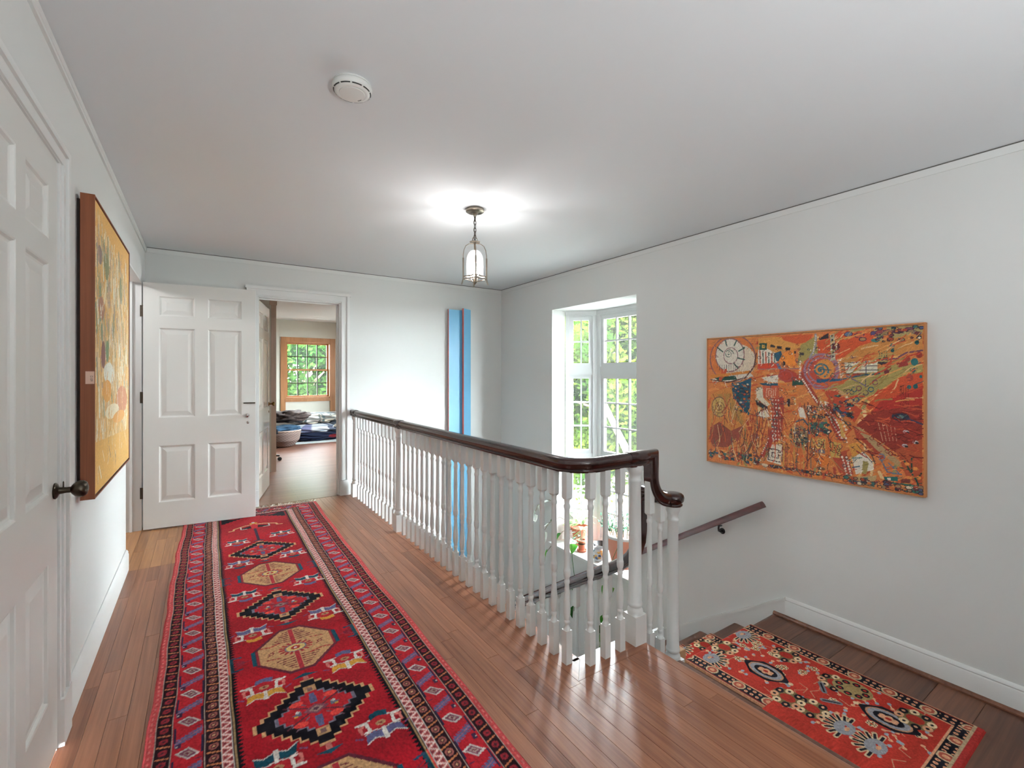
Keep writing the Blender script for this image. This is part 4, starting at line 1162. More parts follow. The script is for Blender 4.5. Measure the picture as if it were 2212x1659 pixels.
def cartouche(x, y, rx, ry):
    cv.poly([(x, y - ry * 1.18), (x + rx, y - ry * .45), (x + rx, y + ry * .45), (x, y + ry * 1.18), (x - rx, y + ry * .45), (x - rx, y - ry * .45)], NAV)
    cv.ell(x, y, rx * .92, ry * .96, NAV); cv.ell(x, y, rx * .80, ry * .84, PCH * .85); cv.ell(x, y, rx * .72, ry * .76, GRY); cv.ell(x, y, rx * .50, ry * .56, NAV)
    for k in range(6):
        a = 2 * math.pi * k / 6; cv.ell(x + rx * .2 * math.cos(a), y + ry * .26 * math.sin(a), rx * .15, ry * .13, PCH)
    cv.ell(x, y, rx * .14, ry * .12, RD2); cv.ell(x, y + ry * 1.22, .012, .012, CRM); cv.ell(x, y - ry * 1.22, .012, .012, CRM)
def cluster(x, y, r):
    cv.ell(x, y, r * 1.05, r * 1.05, OLV * .8); cv.ell(x, y, r * .45, r * .5, RD2 * .92)
    for k in range(8):
        a = 2 * math.pi * k / 8 + .3; c = (CRM, NAV, PCH)[k % 3]; cv.ell(x + r * .85 * math.cos(a), y + r * .85 * math.sin(a), r * .33, r * .26, c); cv.ell(x + r * .85 * math.cos(a), y + r * .85 * math.sin(a), r * .12, r * .10, NAV if k % 3 != 1 else PCH)
def sprig(x, y, dx, dy): cv.line([(x, y), (x + dx, y + dy)], .006, CRM * .9); cv.ell(x + dx, y + dy, .011, .008, (150, 160, 170)); cv.ell(x, y, .009, .009, PCH)
r2 = random.Random(12)
for k in range(60):
    x, y = r2.uniform(.10, W2 - .10), r2.uniform(.12, SLEN); a = r2.uniform(0, 6.28); cv.line([(x, y), (x + .05 * math.cos(a), y + .05 * math.sin(a)), (x + .08 * math.cos(a + .6), y + .08 * math.sin(a + .6))], .004, PCH * .85)
for k in range(190):
    sprig(r2.uniform(.10, W2 - .10), r2.uniform(.12, SLEN), r2.uniform(-.03, .03), r2.uniform(-.03, .03))
for k in range(40):
    x, y = r2.uniform(.12, W2 - .12), r2.uniform(.14, SLEN); rose(x, y, .024, CRM, NAV, 6)
for x, y in ((.40, .27), (.28, .77), (.40, 1.3), (.27, 1.7)): cartouche(x, y, .075, .105)
for x, y in ((.50, .20), (.18, .50), (.52, .78), (.30, 1.02), (.16, .60), (.48, .52), (.52, 1.5), (.2, 1.5)): cluster(x, y, .068)
for x, y, u in ((.16, .24, 1), (.14, 1.0, -1), (.52, 1.03, -1), (.17, .36, 1), (.35, 1.58, -1)): lotus(x, y, .085, u)
cv.ell(.50, .45, .075, .085, OLV * 1.05)
for k in range(8):
    a = 2 * math.pi * k / 8; cv.ell(.50 + .052 * math.cos(a), .45 + .058 * math.sin(a), .016, .017, NAV); cv.ell(.50 + .052 * math.cos(a), .45 + .058 * math.sin(a), .007, .008, RD2)
for x, y, a in ((.36, .52, .6), (.33, .44, 2.2)): cv.line([(x, y), (x + .07 * math.cos(a), y + .07 * math.sin(a))], .026, GRY * .8); cv.line([(x, y), (x + .07 * math.cos(a), y + .07 * math.sin(a))], .008, NAV)
# borders
Xb = np.minimum(cv.X, W2 - cv.X); Eb = np.minimum(Xb, cv.Y * .95)
Xb = np.where((cv.Y < .63) & (cv.X < W2 / 2), .2, Xb); Eb = np.minimum(Xb, cv.Y * .95)
endb = cv.Y * .95 < Xb; Tb = np.where(endb, cv.X + 3, cv.Y)
BW = .092
cv.a[Eb < BW] = NAV
cv.a[(Eb < BW) & (Eb > BW - .009)] = PCH; cv.a[(Eb < .012)] = PCH * .9; cv.a[(Eb < .020) & (Eb >= .012)] = (120, 40, 36)
tb = fr(Tb / .15); q = (Eb - .052)
mk = (Eb > .022) & (Eb < BW - .012)
dd = (tb - .25) * .15; rr_ = np.hypot(dd, q)
cv.a[mk & (rr_ < .030)] = (170, 84, 66); cv.a[mk & (np.abs(rr_ - .028) < .004)] = CRM * .9; cv.a[mk & (rr_ < .012)] = PCH
d3_ = (tb - .75) * .15; c5 = np.abs(fr(Tb / .028) - .5) * .028; c6 = np.abs(np.abs(q) - .015)
cv.a[mk & (np.abs(d3_) < .042) & (np.hypot(c5, c6) < .0085)] = PCH; cv.a[mk & (np.abs(d3_) < .042) & (np.hypot(c5, c6) < .003)] = (150, 60, 50)
cv.a[(cv.Y < .028)] = (168, 48, 44); cv.a[(cv.Y >= .028) & (cv.Y < .040)] = CRM * .8
speckle(cv, .20, rng)
sy = np.interp(cv.y, seglen, [p[0] for p in SP]); sz = np.interp(cv.y, seglen, [p[1] for p in SP])
PX = cv.X + SX0; PX = np.where((cv.Y < .63) & (cv.X < .045), SX0 + .045 - (.045 - cv.X) * 4.6, PX); PY = np.repeat(sy[:, None], cv.nx, 1); PZ = np.repeat(sz[:, None], cv.nx, 1) + .010
rim = (cv.X < .003) | (cv.X > W2 - .003) | (cv.Y < .003); PZ[rim] -= .009
C0 = Vector(((SX0 + SX1) / 2, 1.1, ZL))
srug = tag(empty('stair_rug', C0), 'red floral carpet runner on the landing draped down the stairs', 'rug')
inst('pile', dyed_mesh('pile', cv, np.stack([PX - C0.x, PY - C0.y, PZ - C0.z], -1), M['dye']), srug)

# ------------------------------------------------------------------ orange painting on the stair wall
cv = Canvas(1.265, .912, 560, 410, np.array((208, 126, 72), np.float32))
pr = random.Random(21)
# the design is sketched on a slanted quadrilateral and squared up onto the canvas
SKQ = [(118, 210), (1997, 84), (2003, 1576), (133, 1266)]
RCT = [(0.0, 0.0), (1.265, 0.0), (1.265, .912), (0.0, .912)]
A_ = []; b_ = []
for (u_, v_), (x_, y_) in zip(SKQ, RCT):
    A_ += [[u_, v_, 1, 0, 0, 0, -u_ * x_, -v_ * x_], [0, 0, 0, u_, v_, 1, -u_ * y_, -v_ * y_]]; b_ += [x_, y_]
hm = np.linalg.solve(np.array(A_, float), np.array(b_, float))
def sq(p):
    w = hm[6] * p[0] + hm[7] * p[1] + 1
    return ((hm[0] * p[0] + hm[1] * p[1] + hm[2]) / w, (hm[3] * p[0] + hm[4] * p[1] + hm[5]) / w)
PXM = .00062
def fcol(c): return np.array(c, np.float32)
def poly(c, *pts): cv.poly([sq(p) for p in pts], fcol(c))
def line(c, w, *pts): cv.line([sq(p) for p in pts], w * PXM * .9, fcol(c))
def ell(c, ctr, rx, ry, w=0):
    o_ = sq(ctr); e1 = sq((ctr[0] + rx, ctr[1])); e2 = sq((ctr[0], ctr[1] + ry))
    cv.ell(o_[0], o_[1], abs(e1[0] - o_[0]), abs(e2[1] - o_[1]), fcol(c), w * PXM)
def spiral(c, w, ctr, r, turns, square=0):
    o_ = sq(ctr); e2 = sq((ctr[0], ctr[1] + r)); cv.spiral(o_[0], o_[1], abs(e2[1] - o_[1]), turns, w * PXM, fcol(c), square > 0)
def dots(c, r, p, q, n, rows=1, gap=0):
    (x0, y0), (x1, y1) = sq(p), sq(q)
    for k in range(n):
        for r_ in range(rows):
            t2 = k / max(1, n - 1); cv.ell(x0 + (x1 - x0) * t2 + gap * PXM * r_, y0 + (y1 - y0) * t2, r * PXM, r * PXM * 1.3, fcol(c))
def blobs(seed, n, r, p, q_):
    (x0, y0), (x1, y1) = sq(p), sq(q_); q = random.Random(seed)
    pal = [(40, 70, 80), (60, 110, 104), (180, 76, 52), (214, 140, 80), (222, 206, 176), (110, 56, 60), (150, 120, 90), (84, 90, 120), (200, 110, 60)]
    for k in range(n):
        x, y = q.uniform(x0, x1), q.uniform(y0, y1); rr = r * .001 * q.uniform(.5, 1.3); cc = fcol(pal[q.randrange(len(pal))])
        if q.random() < .5: cv.ell(x, y, rr, rr * .7, cc)
        else: cv.poly([(x - rr, y - rr * .7), (x + rr, y - rr * .5), (x + rr * .8, y + rr * .7), (x - rr * .9, y + rr * .6)], cc)
        if q.random() < .5: cv.ell(x, y, rr, rr * .75, fcol((60, 44, 50)), .003)
def run_paint():
    O=(216,124,60);Yl=(214,150,78);Rd=(190,72,46);Dr=(146,52,42);Ol=(164,146,86);Cr=(226,208,184);Tl=(38,84,104);Gn=(44,84,72);Mv=(156,120,138);Br=(104,62,50);Wh=(232,222,206);Dk=(52,46,52);Pk=(206,140,116)
    poly(Yl,(560,195),(1040,165),(930,280),(860,300),(700,330),(560,300))
    poly((200,88,50),(760,182),(1040,163),(1000,230),(900,250),(780,215))
    poly(Ol,(930,260),(1060,180),(1080,330),(960,400),(900,440))
    poly((204,84,48),(1240,150),(1560,160),(1560,230),(1280,390),(1080,380),(1080,240))
    poly((198,132,70),(1260,400),(1440,270),(1700,190),(1990,120),(1990,310),(1700,370),(1600,400),(1300,420))
    poly((170,150,98),(1560,110),(1990,90),(1990,150),(1600,230))
    poly(Ol,(1160,640),(1300,600),(1500,500),(1700,440),(1990,430),(1990,560),(1800,540),(1580,690),(1420,750),(1300,700))
    poly((196,158,112),(1140,650),(1250,640),(1400,720),(1440,800),(1300,740))
    poly((198,80,48),(1600,700),(1800,540),(1990,500),(1990,700),(1560,860),(1500,800))
    poly((172,50,42),(1620,760),(1990,620),(1990,820),(1550,860))
    poly(Dr,(1550,840),(1990,790),(1990,1240),(1760,1200),(1420,960))
    poly((176,82,52),(1760,1180),(1990,1080),(1990,1500),(1850,1400))
    poly((186,74,50),(1130,655),(1240,660),(1420,800),(1470,830),(1400,950),(1260,860),(1180,740))
    poly((196,112,62),(1250,820),(1420,950),(1380,1000),(1300,920))
    # lower middle field
    poly((206,120,64),(1020,760),(1200,840),(1340,1100),(1290,1300),(1000,1340),(1000,800))
    poly((176,76,56),(1210,1230),(1330,1180),(1400,1390),(1290,1400))
    poly((170,70,52),(1420,960),(1720,1190),(1640,1260),(1460,1090))
    poly((178,146,104),(1390,970),(1450,980),(1810,1290),(1770,1310),(1600,1180))
    # gourd
    poly((206,134,72),(150,690),(250,640),(330,620),(350,730),(430,830),(462,900),(450,1000),(400,1090),(300,1160),(180,1150),(140,1060))
    poly((176,130,72),(200,690),(310,680),(420,850),(440,960),(340,900),(280,760))
    poly((142,70,56),(150,980),(230,930),(330,1010),(445,960),(400,1090),(300,1155),(180,1148),(142,1080))
    ell((196,160,96),(225,800),68,90); ell((112,82,74),(225,800),64,86,9); spiral((120,80,60),9,(225,800),60,2.5)
    poly(Tl,(330,590),(420,580),(505,545),(498,700),(487,880),(430,820),(345,720))
    blobs(5,60,9,(345,600),(490,840))
    # big wheel
    ell((206,116,62),(330,370),205,205); ell(Cr,(380,400),160,150)
    ell(Wh,(310,345),128,145); ell((150,104,104),(310,345),128,145,13); ell((130,92,96),(330,375),205,203,13); ell((150,110,110),(320,350),62,70,10)
    spiral((60,96,84),8,(305,335),42,2)
    for p,q in (((200,275),(250,315)),((270,215),(285,265)),((370,215),(350,260)),((390,310),(440,280)),((350,420),(385,460)),((380,370),(440,385))): line(Gn,16,p,q)
    for k in range(8): line(Dk,5,(225+k*20,430),(225+k*20,480))
    poly((196,84,52),(240,470),(290,465),(280,520),(240,510))
    poly(Wh,(140,555),(300,540),(480,490),(520,530),(400,570),(200,580)); poly(Gn,(180,545),(360,525),(380,560),(220,572)); poly((196,84,56),(225,530),(260,528),(240,580),(215,575))
    poly((206,128,58),(140,520),(500,480),(490,505),(150,545))
    line(Br,16,(150,560),(300,585),(450,545),(530,440),(545,330))
    # stripes block
    poly((206,72,48),(560,420),(740,410),(740,460),(560,470))
    poly(Wh,(560,300),(640,290),(720,330),(730,410),(560,425))
    for k in range(6): line((Gn if k%2 else (190,84,54)),13,(575+k*26,300+k*8),(580+k*25,415))
    poly(Gn,(570,240),(635,240),(635,300),(570,300)); poly((206,160,80),(592,255),(622,255),(622,285),(592,285))
    for k,(a,b) in enumerate(((688,265),(745,278),(820,290),(870,320),(940,335))): poly(Dk,(a-20,b-12),(a+22,b-8),(a+18,b+16),(a-22,b+10))
    poly((236,140,58),(770,330),(870,300),(895,440),(830,440),(745,390)); poly(Tl,(700,330),(760,310),(770,340),(740,400),(720,400))
    poly((92,120,160),(720,420),(745,420),(770,470),(740,470))
    ell(Dk,(785,420),16,20); poly((176,64,50),(750,470),(830,470),(920,520),(910,570),(800,590),(745,540)); ell((168,84,84),(800,530),60,45,7)
    line((120,110,130),7,(560,470),(800,465),(1090,470))
    poly(Wh,(590,545),(735,520),(735,590),(650,580)); poly(Tl,(570,590),(735,595),(735,625),(600,610)); poly(Gn,(860,570),(960,565),(960,610),(860,610))
    # great spiral
    ell((188,76,56),(1100,490),170,150); ell(Mv,(1110,480),150,140,20); ell((196,104,80),(1110,480),120,115,14); ell(Mv,(1120,480),125,110,14); ell((214,140,70),(1140,470),85,85)
    spiral((56,108,124),15,(1105,480),66,2.2); line(Tl,9,(1090,470),(1200,480)); line(Mv,15,(1000,560),(1060,640),(1180,640),(1300,560)); line(Mv,12,(1040,330),(1190,360))
    poly((40,96,130),(1070,560),(1290,555),(1290,580),(1075,590)); poly((200,96,56),(1100,590),(1320,570),(1300,610),(1120,620))
    poly((172,168,146),(1185,165),(1225,160),(1235,390),(1200,400)); dots(Dk,9,(1205,180),(1215,360),6)
    line((150,146,150),22,(1060,165),(1065,240),(1040,320),(1010,370)); dots(Wh,6,(1062,180),(1040,330),9)
    poly(Dk,(1085,205),(1170,155),(1175,200),(1100,215)); ell((96,40,44),(1240,275),36,34); dots(Wh,7,(1243,255),(1243,295),3)
    line((170,126,90),10,(1265,400),(1300,480),(1280,560)); dots(Cr,7,(1258,390),(1285,540),8)
    poly((216,210,188),(1310,415),(1600,395),(1600,500),(1330,510))
    for k in range(4): line(Dk,7,(1290,420+k*30),(1610,405+k*38))
    poly(Dk,(1600,370),(1690,365),(1700,410),(1640,440),(1600,420))
    for k in range(4): line(Gn,8,(1612+k*22,315),(1620+k*20,380))
    line((112,72,92),16,(1600,400),(1760,380),(1850,330),(1985,310)); line((84,76,96),8,(1500,390),(1500,640)); line((112,96,124),12,(1330,530),(1500,620)); ell((110,48,52),(1680,500),24,26); line(Tl,13,(1300,560),(1450,530),(1620,510))
    for k,(a,b) in enumerate(((1350,670),(1400,650),(1440,640),(1370,750),(1420,740),(1460,700),(1500,680),(1545,650),(1580,590))): ell(((92,72,84),Tl,(120,72,84))[k%3],(a,b),22,20,8)
    # right edge blobs
    for k,(a,b,r) in enumerate(((1725,270,22),(1730,310,16),(1960,350,28),(1920,410,32),(1905,480,26),(1880,550,30),(1875,630,18),(1930,625,22),(1860,385,24),(1975,540,14),(1940,240,20))): ell(((44,110,112),(36,90,92),(150,60,52))[k%3],(a,b),r,r); 
    poly((150,54,50),(1760,420),(1850,400),(1870,440),(1780,460))
    for k,(a,b,rx,ry,cc) in enumerate(((1620,150,45,22,(150,70,72)),(1690,150,45,22,(176,110,86)),(1780,140,45,20,(150,66,70)),(1870,125,40,18,(120,70,90)),(1680,195,40,16,(170,84,70)),(1470,210,30,16,(170,130,90)),(1440,175,42,20,(196,96,66)),(1345,165,35,20,(96,110,140)),(1560,160,22,20,(84,70,110)))): ell(cc,(a,b),rx,ry); ell((88,50,72),(a,b),rx,ry,6)
    ell((60,120,116),(1580,220),40,16)
    # dotted bands
    line((160,62,50),52,(935,520),(1010,640),(1085,760)); line((160,58,46),74,(1170,800),(1230,960),(1290,1070)); dots(Wh,8,(930,400),(925,540),7); dots(Wh,8,(940,545),(1080,760),14); dots(Wh,8,(1110,760),(1290,1070),15,2,40); dots(Cr,9,(1270,860),(1330,1000),6)
    poly((204,160,88),(1230,830),(1260,870),(1330,1080),(1290,1060),(1270,960)); line((150,110,70),10,(1180,700),(1260,840),(1340,950))
    poly((168,62,52),(680,720),(790,720),(790,900),(770,1010),(745,1100),(690,1110),(620,1250),(590,1240),(650,1100),(690,980)); dots(Wh,8,(668,740),(700,1080),11,4,30); dots(Wh,6,(650,1110),(590,1240),9)
    poly((196,92,64),(600,615),(745,615),(745,730),(610,720)); spiral((226,190,160),7,(672,675),46,2.5,1)
    poly((226,214,190),(545,640),(600,620),(610,720),(670,780),(640,800),(550,720)); poly(Dk,(545,740),(650,800),(640,830),(550,780)); poly(Wh,(560,880),(590,840),(650,825),(668,890),(600,895)); line(Dk,9,(552,880),(585,835),(650,815))
    line(Dk,8,(490,860),(560,880),(690,915),(800,900)); line(Dk,7,(670,800),(840,755)); poly(Dk,(818,730),(845,730),(840,800),(825,800))
    poly(Wh,(910,800),(960,810),(985,900),(930,890)); line(Tl,14,(900,930),(960,910),(1000,960))
    poly((232,222,204),(690,1130),(782,1130),(770,1310),(640,1270)); spiral((70,44,48),10,(712,1215),70,2.2,1)
    for k in range(9): line(((150,60,48),(206,120,60),(130,84,60),(226,160,90))[k%4],11,(520+k*16,900),(500-k*3+k*16,1080),(420+k*22,1240))
    for k in range(8): line(((160,70,56),(120,60,50),(206,130,76))[k%3],10,(400+k*20,1000+k*10),(380+k*14,1220))
    ell((150,124,92),(920,1060),84,100); blobs(9,80,8,(850,980),(990,1150))
    for k in range(8): line(((196,150,76),(150,90,60),(206,110,60))[k%3],12,(800+k*28,1120),(790+k*30,1340))
    line((110,60,56),12,(1000,760),(1005,1000),(995,1330)); line((170,60,50),13,(1040,800),(1030,960))
    poly((206,166,92),(1040,1080),(1155,1080),(1155,1165),(1050,1165)); spiral(Dk,6,(1105,1120),34,2.2,1); poly((198,160,84),(1180,1095),(1290,1120),(1280,1250),(1205,1240)); spiral((60,50,50),6,(1240,1165),42,2.6)
    poly((120,110,120),(1065,1170),(1150,1175),(1150,1210),(1070,1200)); poly((218,122,56),(1055,1225),(1180,1225),(1180,1310),(1060,1310)); ell((120,84,60),(1115,1340),40,14)
    poly((60,110,96),(1010,940),(1170,930),(1180,1050),(1080,1010),(1020,1040)); blobs(11,40,10,(1010,930),(1190,1060)); blobs(12,40,11,(1000,780),(1170,930))
    dots(Wh,9,(1300,1240),(1340,1390),7,2,36)
    poly(Wh,(1385,1250),(1480,1190),(1560,1270),(1575,1350),(1420,1390)); poly((216,150,70),(1350,1130),(1440,1110),(1470,1200),(1390,1240)); line(Dk,8,(1410,1075),(1480,1130),(1560,1230),(1585,1300)); line(Dk,6,(1375,1150),(1450,1200)); line(Dk,6,(1425,1130),(1500,1220),(1560,1290)); poly(Ol,(1480,1270),(1530,1290),(1510,1390),(1470,1380)); line((40,110,110),9,(1380,1250),(1470,1245)); line(Tl,11,(1390,1330),(1450,1320))
    # dark red region marks
    for k in range(5): line((206,150,120),5,(1610+k*35,940+k*8),(1650+k*30,1100))
    for k in range(6): line((90,30,28),4,(1795+k*15,620),(1800+k*14,800))
    ell((48,56,72),(1800,890),78,36); ell((96,120,116),(1800,890),30,16); line((66,60,84),16,(1860,905),(1990,955))
    for a,b in ((1850,1020),(1930,1110),(1840,1140)): ell((190,184,186),(a,b),26,14); ell(Dk,(a+14,b+8),16,10)
    for a,b in ((1555,1075),(1620,1130),(1690,1190),(1720,1210)): ell((120,40,38),(a,b),18,16,6)
    ell((110,124,146),(1640,1240),26,26,9); line((96,116,140),12,(1640,1270),(1690,1370),(1810,1390)); line((96,116,140),10,(1700,1290),(1790,1380)); line((96,116,140),8,(1670,1330),(1760,1320))
    line((30,76,66),15,(1985,1560),(1940,1440),(1880,1350),(1830,1260)); line((30,60,56),12,(1940,1440),(1985,1380)); line((30,70,60),12,(1900,1370),(1900,1250)); line((30,70,60),10,(1880,1350),(1800,1330))
    for a,b in ((1860,1300),(1930,1340),(1960,1420),(1880,1420)): ell((220,140,70),(a,b),22,16)
    poly((40,110,106),(1660,1410),(1780,1410),(1780,1450),(1670,1440)); poly(Wh,(1690,1420),(1720,1420),(1720,1440),(1690,1440)); poly((120,60,54),(1810,1430),(1890,1430),(1885,1470),(1805,1460)); poly((40,110,92),(1680,1450),(1990,1490),(1990,1570),(1720,1500)); ell(Yl,(1520,1470),40,20)
    poly((190,160,112),(1420,1410),(1600,1400),(1590,1450),(1440,1450)); 
    blobs(3,130,12,(140,1170),(600,1310)); blobs(4,130,11,(590,1300),(1300,1420)); blobs(6,110,11,(1320,1400),(1990,1560)); blobs(8,40,11,(1560,110),(1980,220)); blobs(2,60,9,(1180,700),(1400,900))
for k in range(700):        # under-painting strokes
    x, y = pr.uniform(0, 1.265), pr.uniform(0, .912); a = pr.uniform(-.5, .3) if x < .6 else pr.uniform(-.9, -.2); l = pr.uniform(.02, .09)
    c = np.array(pr.choice([(222, 132, 64), (206, 100, 52), (224, 158, 90), (190, 84, 50), (214, 120, 70)]), np.float32); cv.line([(x, y), (x + l * math.cos(a), y + l * math.sin(a))], .008, c)
for k in range(260):
    x, y = pr.uniform(0, 1.265), pr.uniform(0, .912); a = pr.uniform(-.6, .2) if y < .4 else R(90) + pr.uniform(-.5, .5); l = pr.uniform(.03, .08)
    cv.line([(x, y), (x + l * math.cos(a), y + l * math.sin(a))], pr.uniform(.010, .020), np.array(pr.choice([(226, 172, 104), (196, 86, 58), (230, 196, 142), (172, 72, 54), (156, 142, 92), (222, 140, 78), (206, 110, 66)]), np.float32))
run_paint()
def wander(x, y, a, n, st, w, c):
    P_w = [(x, y)]
    for _ in range(n):
        a += pr.uniform(-.35, .35); x += st * math.cos(a); y += st * math.sin(a); P_w.append((x, y))
    cv.line(P_w, w, np.array(c, np.float32))
for k in range(150):        # long flowing strokes falling through the middle and lower part
    x = pr.uniform(.02, .86); y = pr.uniform(.40, .80); wander(x, y, R(90) + pr.uniform(-.35, .25), 6, .022, pr.uniform(.0025, .006), pr.choice([(112, 52, 44), (150, 62, 48), (84, 58, 54), (226, 196, 150), (160, 140, 84), (206, 96, 56), (70, 84, 80), (232, 160, 90), (190, 84, 60)]))
for k in range(90):         # streaks sweeping out to the upper right corner
    x = pr.uniform(.78, 1.2); y = pr.uniform(.05, .42); wander(x, y, R(-32) + pr.uniform(-.2, .2), 4, .020, pr.uniform(.003, .008), pr.choice([(200, 86, 50), (214, 150, 84), (176, 150, 90), (222, 180, 130), (188, 66, 46), (150, 128, 74)]))
for k in range(70):         # red ground streaks, lower right
    x = pr.uniform(.92, 1.24); y = pr.uniform(.42, .72); wander(x, y, R(10) + pr.uniform(-.3, .3), 3, .020, pr.uniform(.003, .007), pr.choice([(130, 40, 36), (168, 56, 44), (110, 36, 34), (196, 84, 54)]))
for k in range(120):        # small dark cells and pale dabs
    x, y = pr.uniform(.35, .95), pr.uniform(.10, .86); r_ = pr.uniform(.005, .013)
    cv.ell(x, y, r_, r_ * pr.uniform(.6, 1.2), np.array(pr.choice([(60, 50, 54), (84, 48, 46), (40, 78, 84), (96, 60, 76)]), np.float32), .0028)
    if pr.random() < .5: cv.ell(x + .012, y + .006, .004, .005, np.array((230, 214, 190), np.float32))
for k in range(2600):       # broken brushwork: short strokes that drag the colour already there
    x, y = pr.uniform(.01, 1.25), pr.uniform(.01, .90); i, j = int(x / 1.265 * 559), int(y / .912 * 409); c = cv.a[j, i].copy()
    a = pr.uniform(-.9, -.2) if x > .85 else pr.uniform(0, 3.1); l = pr.uniform(.006, .022)
    cv.line([(x, y), (x + l * math.cos(a), y + l * math.sin(a))], .0035, np.clip(c * pr.uniform(.78, 1.2), 0, 255))
speckle(cv, .10, rng)
pyL = 2.105
pic = tag(empty('orange_painting', (XR, 1.472, 1.075)), 'large orange abstract painting of spirals and dots on the stair wall', 'painting')
PXc = np.full_like(cv.X, 3.190) - .0004 * rng.uniform(0, 1, cv.X.shape); PYc = pyL - .008 - cv.X; PZc = 1.537 - .004 - cv.Y
inst('canvas', dyed_mesh('canvas', cv, np.stack([PXc - XR, PYc - 1.472, PZc - 1.075], -1), M['canvas'], True), pic)
m = MB(); y0, y1, z0, z1 = pyL - 1.281, pyL, .613, 1.545
m.box(3.187, 3.219, y0, y0 + .007, z0, z1).box(3.187, 3.219, y1 - .007, y1, z0, z1).box(3.187, 3.219, y0 + .007, y1 - .007, z0, z0 + .007).box(3.187, 3.219, y0 + .007, y1 - .007, z1 - .007, z1)
m.build('frame', M['frame_thin'], pic)
MB().box(3.195, 3.217, y0 + .007, y1 - .007, z0 + .007, z1 - .007).build('backing', M['bare'], pic)

# ------------------------------------------------------------------ tan painting on the left wall
cv = Canvas(1.03, 1.19, 170, 400, np.array((206, 164, 100), np.float32))
pq = random.Random(8)
pal1 = [(222, 176, 104), (212, 160, 84), (226, 196, 146), (206, 178, 132), (214, 168, 100), (232, 212, 180)]
for k in range(900):
    x, y = pq.uniform(0, 1.03), pq.uniform(0, 1.19); a = R(90) + pq.uniform(-.5, .5); l = pq.uniform(.04, .16)
    cv.line([(x, y), (x + l * math.cos(a), y + l * math.sin(a))], pq.uniform(.012, .035), np.array(pq.choice(pal1), np.float32) * pq.uniform(.92, 1.05))
cv.poly([(0, 0), (1.03, 0), (1.03, .22), (.6, .12), (.2, .05)], np.array((216, 166, 92), np.float32))
cv.poly([(0, .98), (1.03, 1.02), (1.03, 1.19), (0, 1.19)], np.array((214, 166, 88), np.float32))
pal2 = [(138, 138, 106), (156, 156, 126), (176, 148, 134), (160, 132, 118), (196, 146, 116), (240, 232, 216), (128, 142, 112), (196, 176, 146), (232, 212, 178)]
for k in range(170):
    x, y = pq.uniform(.02, .95), pq.uniform(.08, .78); a = R(90) + pq.uniform(-.5, .5); l = pq.uniform(.03, .13)
    c = np.array(pq.choice(pal2), np.float32); cv.line([(x, y), (x + l * .3 * math.cos(a) + .02, y + l * math.sin(a))], pq.uniform(.008, .024), c)
for (x, y, rx, ry, c) in ((.16, .42, .07, .05, (168, 116, 90)), (.75, .84, .20, .075, (196, 132, 96)), (.35, .70, .14, .05, (238, 230, 216)), (.30, .78, .12, .05, (214, 152, 74)), (.45, .88, .2, .035, (236, 216, 186)), (.66, .92, .20, .03, (218, 158, 84)), (.2, .62, .05, .06, (124, 78, 72)), (.30, .60, .04, .05, (110, 136, 96)), (.12, .20, .05, .04, (140, 118, 110)), (.28, .22, .07, .06, (132, 132, 92)), (.72, .26, .05, .07, (130, 132, 96))): cv.ell(x, y, rx, ry, np.array(c, np.float32))
for k in range(240):
    x, y = pq.uniform(0, .98), pq.uniform(.05, 1.1); a = R(90) + pq.uniform(-.9, .9); l = pq.uniform(.02, .09)
    cv.line([(x, y), (x + l * math.cos(a), y + l * math.sin(a))], pq.uniform(.004, .010), np.array(pq.choice(pal1 + [(240, 232, 216), (150, 124, 100)]), np.float32))
cv.a = np.clip(cv.a * 1.04 + 6, 0, 246)
speckle(cv, .06, rng)
ly0, ly1, lz0, lz1 = 2.461, 3.516, .768, 1.984
tan_p = tag(empty('tan_painting', (XL, 2.99, 1.37)), 'tall tan and ochre abstract painting in a deep brown frame on the left wall', 'painting')
fx0, fx1 = -.402, -.358
PXc = np.full_like(cv.X, fx1 - .003); PYc = ly0 + .0125 + cv.X; PZc = lz1 - .0125 - cv.Y
inst('canvas', dyed_mesh('canvas', cv, np.stack([PXc - XL, PYc - 2.99, PZc - 1.37], -1), M['canvas'], True), tan_p)
m = MB().box(fx0, fx1, ly0, ly0 + .006, lz0, lz1).box(fx0, fx1, ly1 - .006, ly1, lz0, lz1).box(fx0, fx1, ly0 + .006, ly1 - .006, lz0, lz0 + .006).box(fx0, fx1, ly0 + .006, ly1 - .006, lz1 - .006, lz1)
m.build('frame', M['frame'], tan_p)
m = MB().box(fx1 - .012, fx1 - .006, ly0 + .006, ly1 - .006, lz0 + .006, lz1 - .006).box(XL + .001, fx0, ly0 + .02, ly1 - .02, lz0 + .02, lz1 - .02)
m.build('backing', M['frame_dark'], tan_p)
tg = MB().box(-.386, -.3595, ly0 - .0012, ly0 - .0002, 1.228, 1.278).build('paper_tag', M['paper'], tan_p)
fc = bpy.data.curves.new('tag_number', 'FONT'); fc.body = '6012'; fc.size = .0115; fc.materials.append(M['ink'])
ft = bpy.data.objects.new('tag_text', fc); COL.objects.link(ft); bpy.context.view_layer.update()
fm = bpy.data.meshes.new_from_object(ft); bpy.data.objects.remove(ft, do_unlink=True)
fo = bpy.data.objects.new('tag_number', fm); COL.objects.link(fo); fo.parent = tg
fo.rotation_euler = (Matrix.Rotation(R(90), 3, 'X') @ Matrix.Rotation(R(90), 3, 'Z')).to_euler()
fo.location = Vector((-.364, ly0 - .0016, 1.238)) - Vector((XL, 2.99, 1.37))

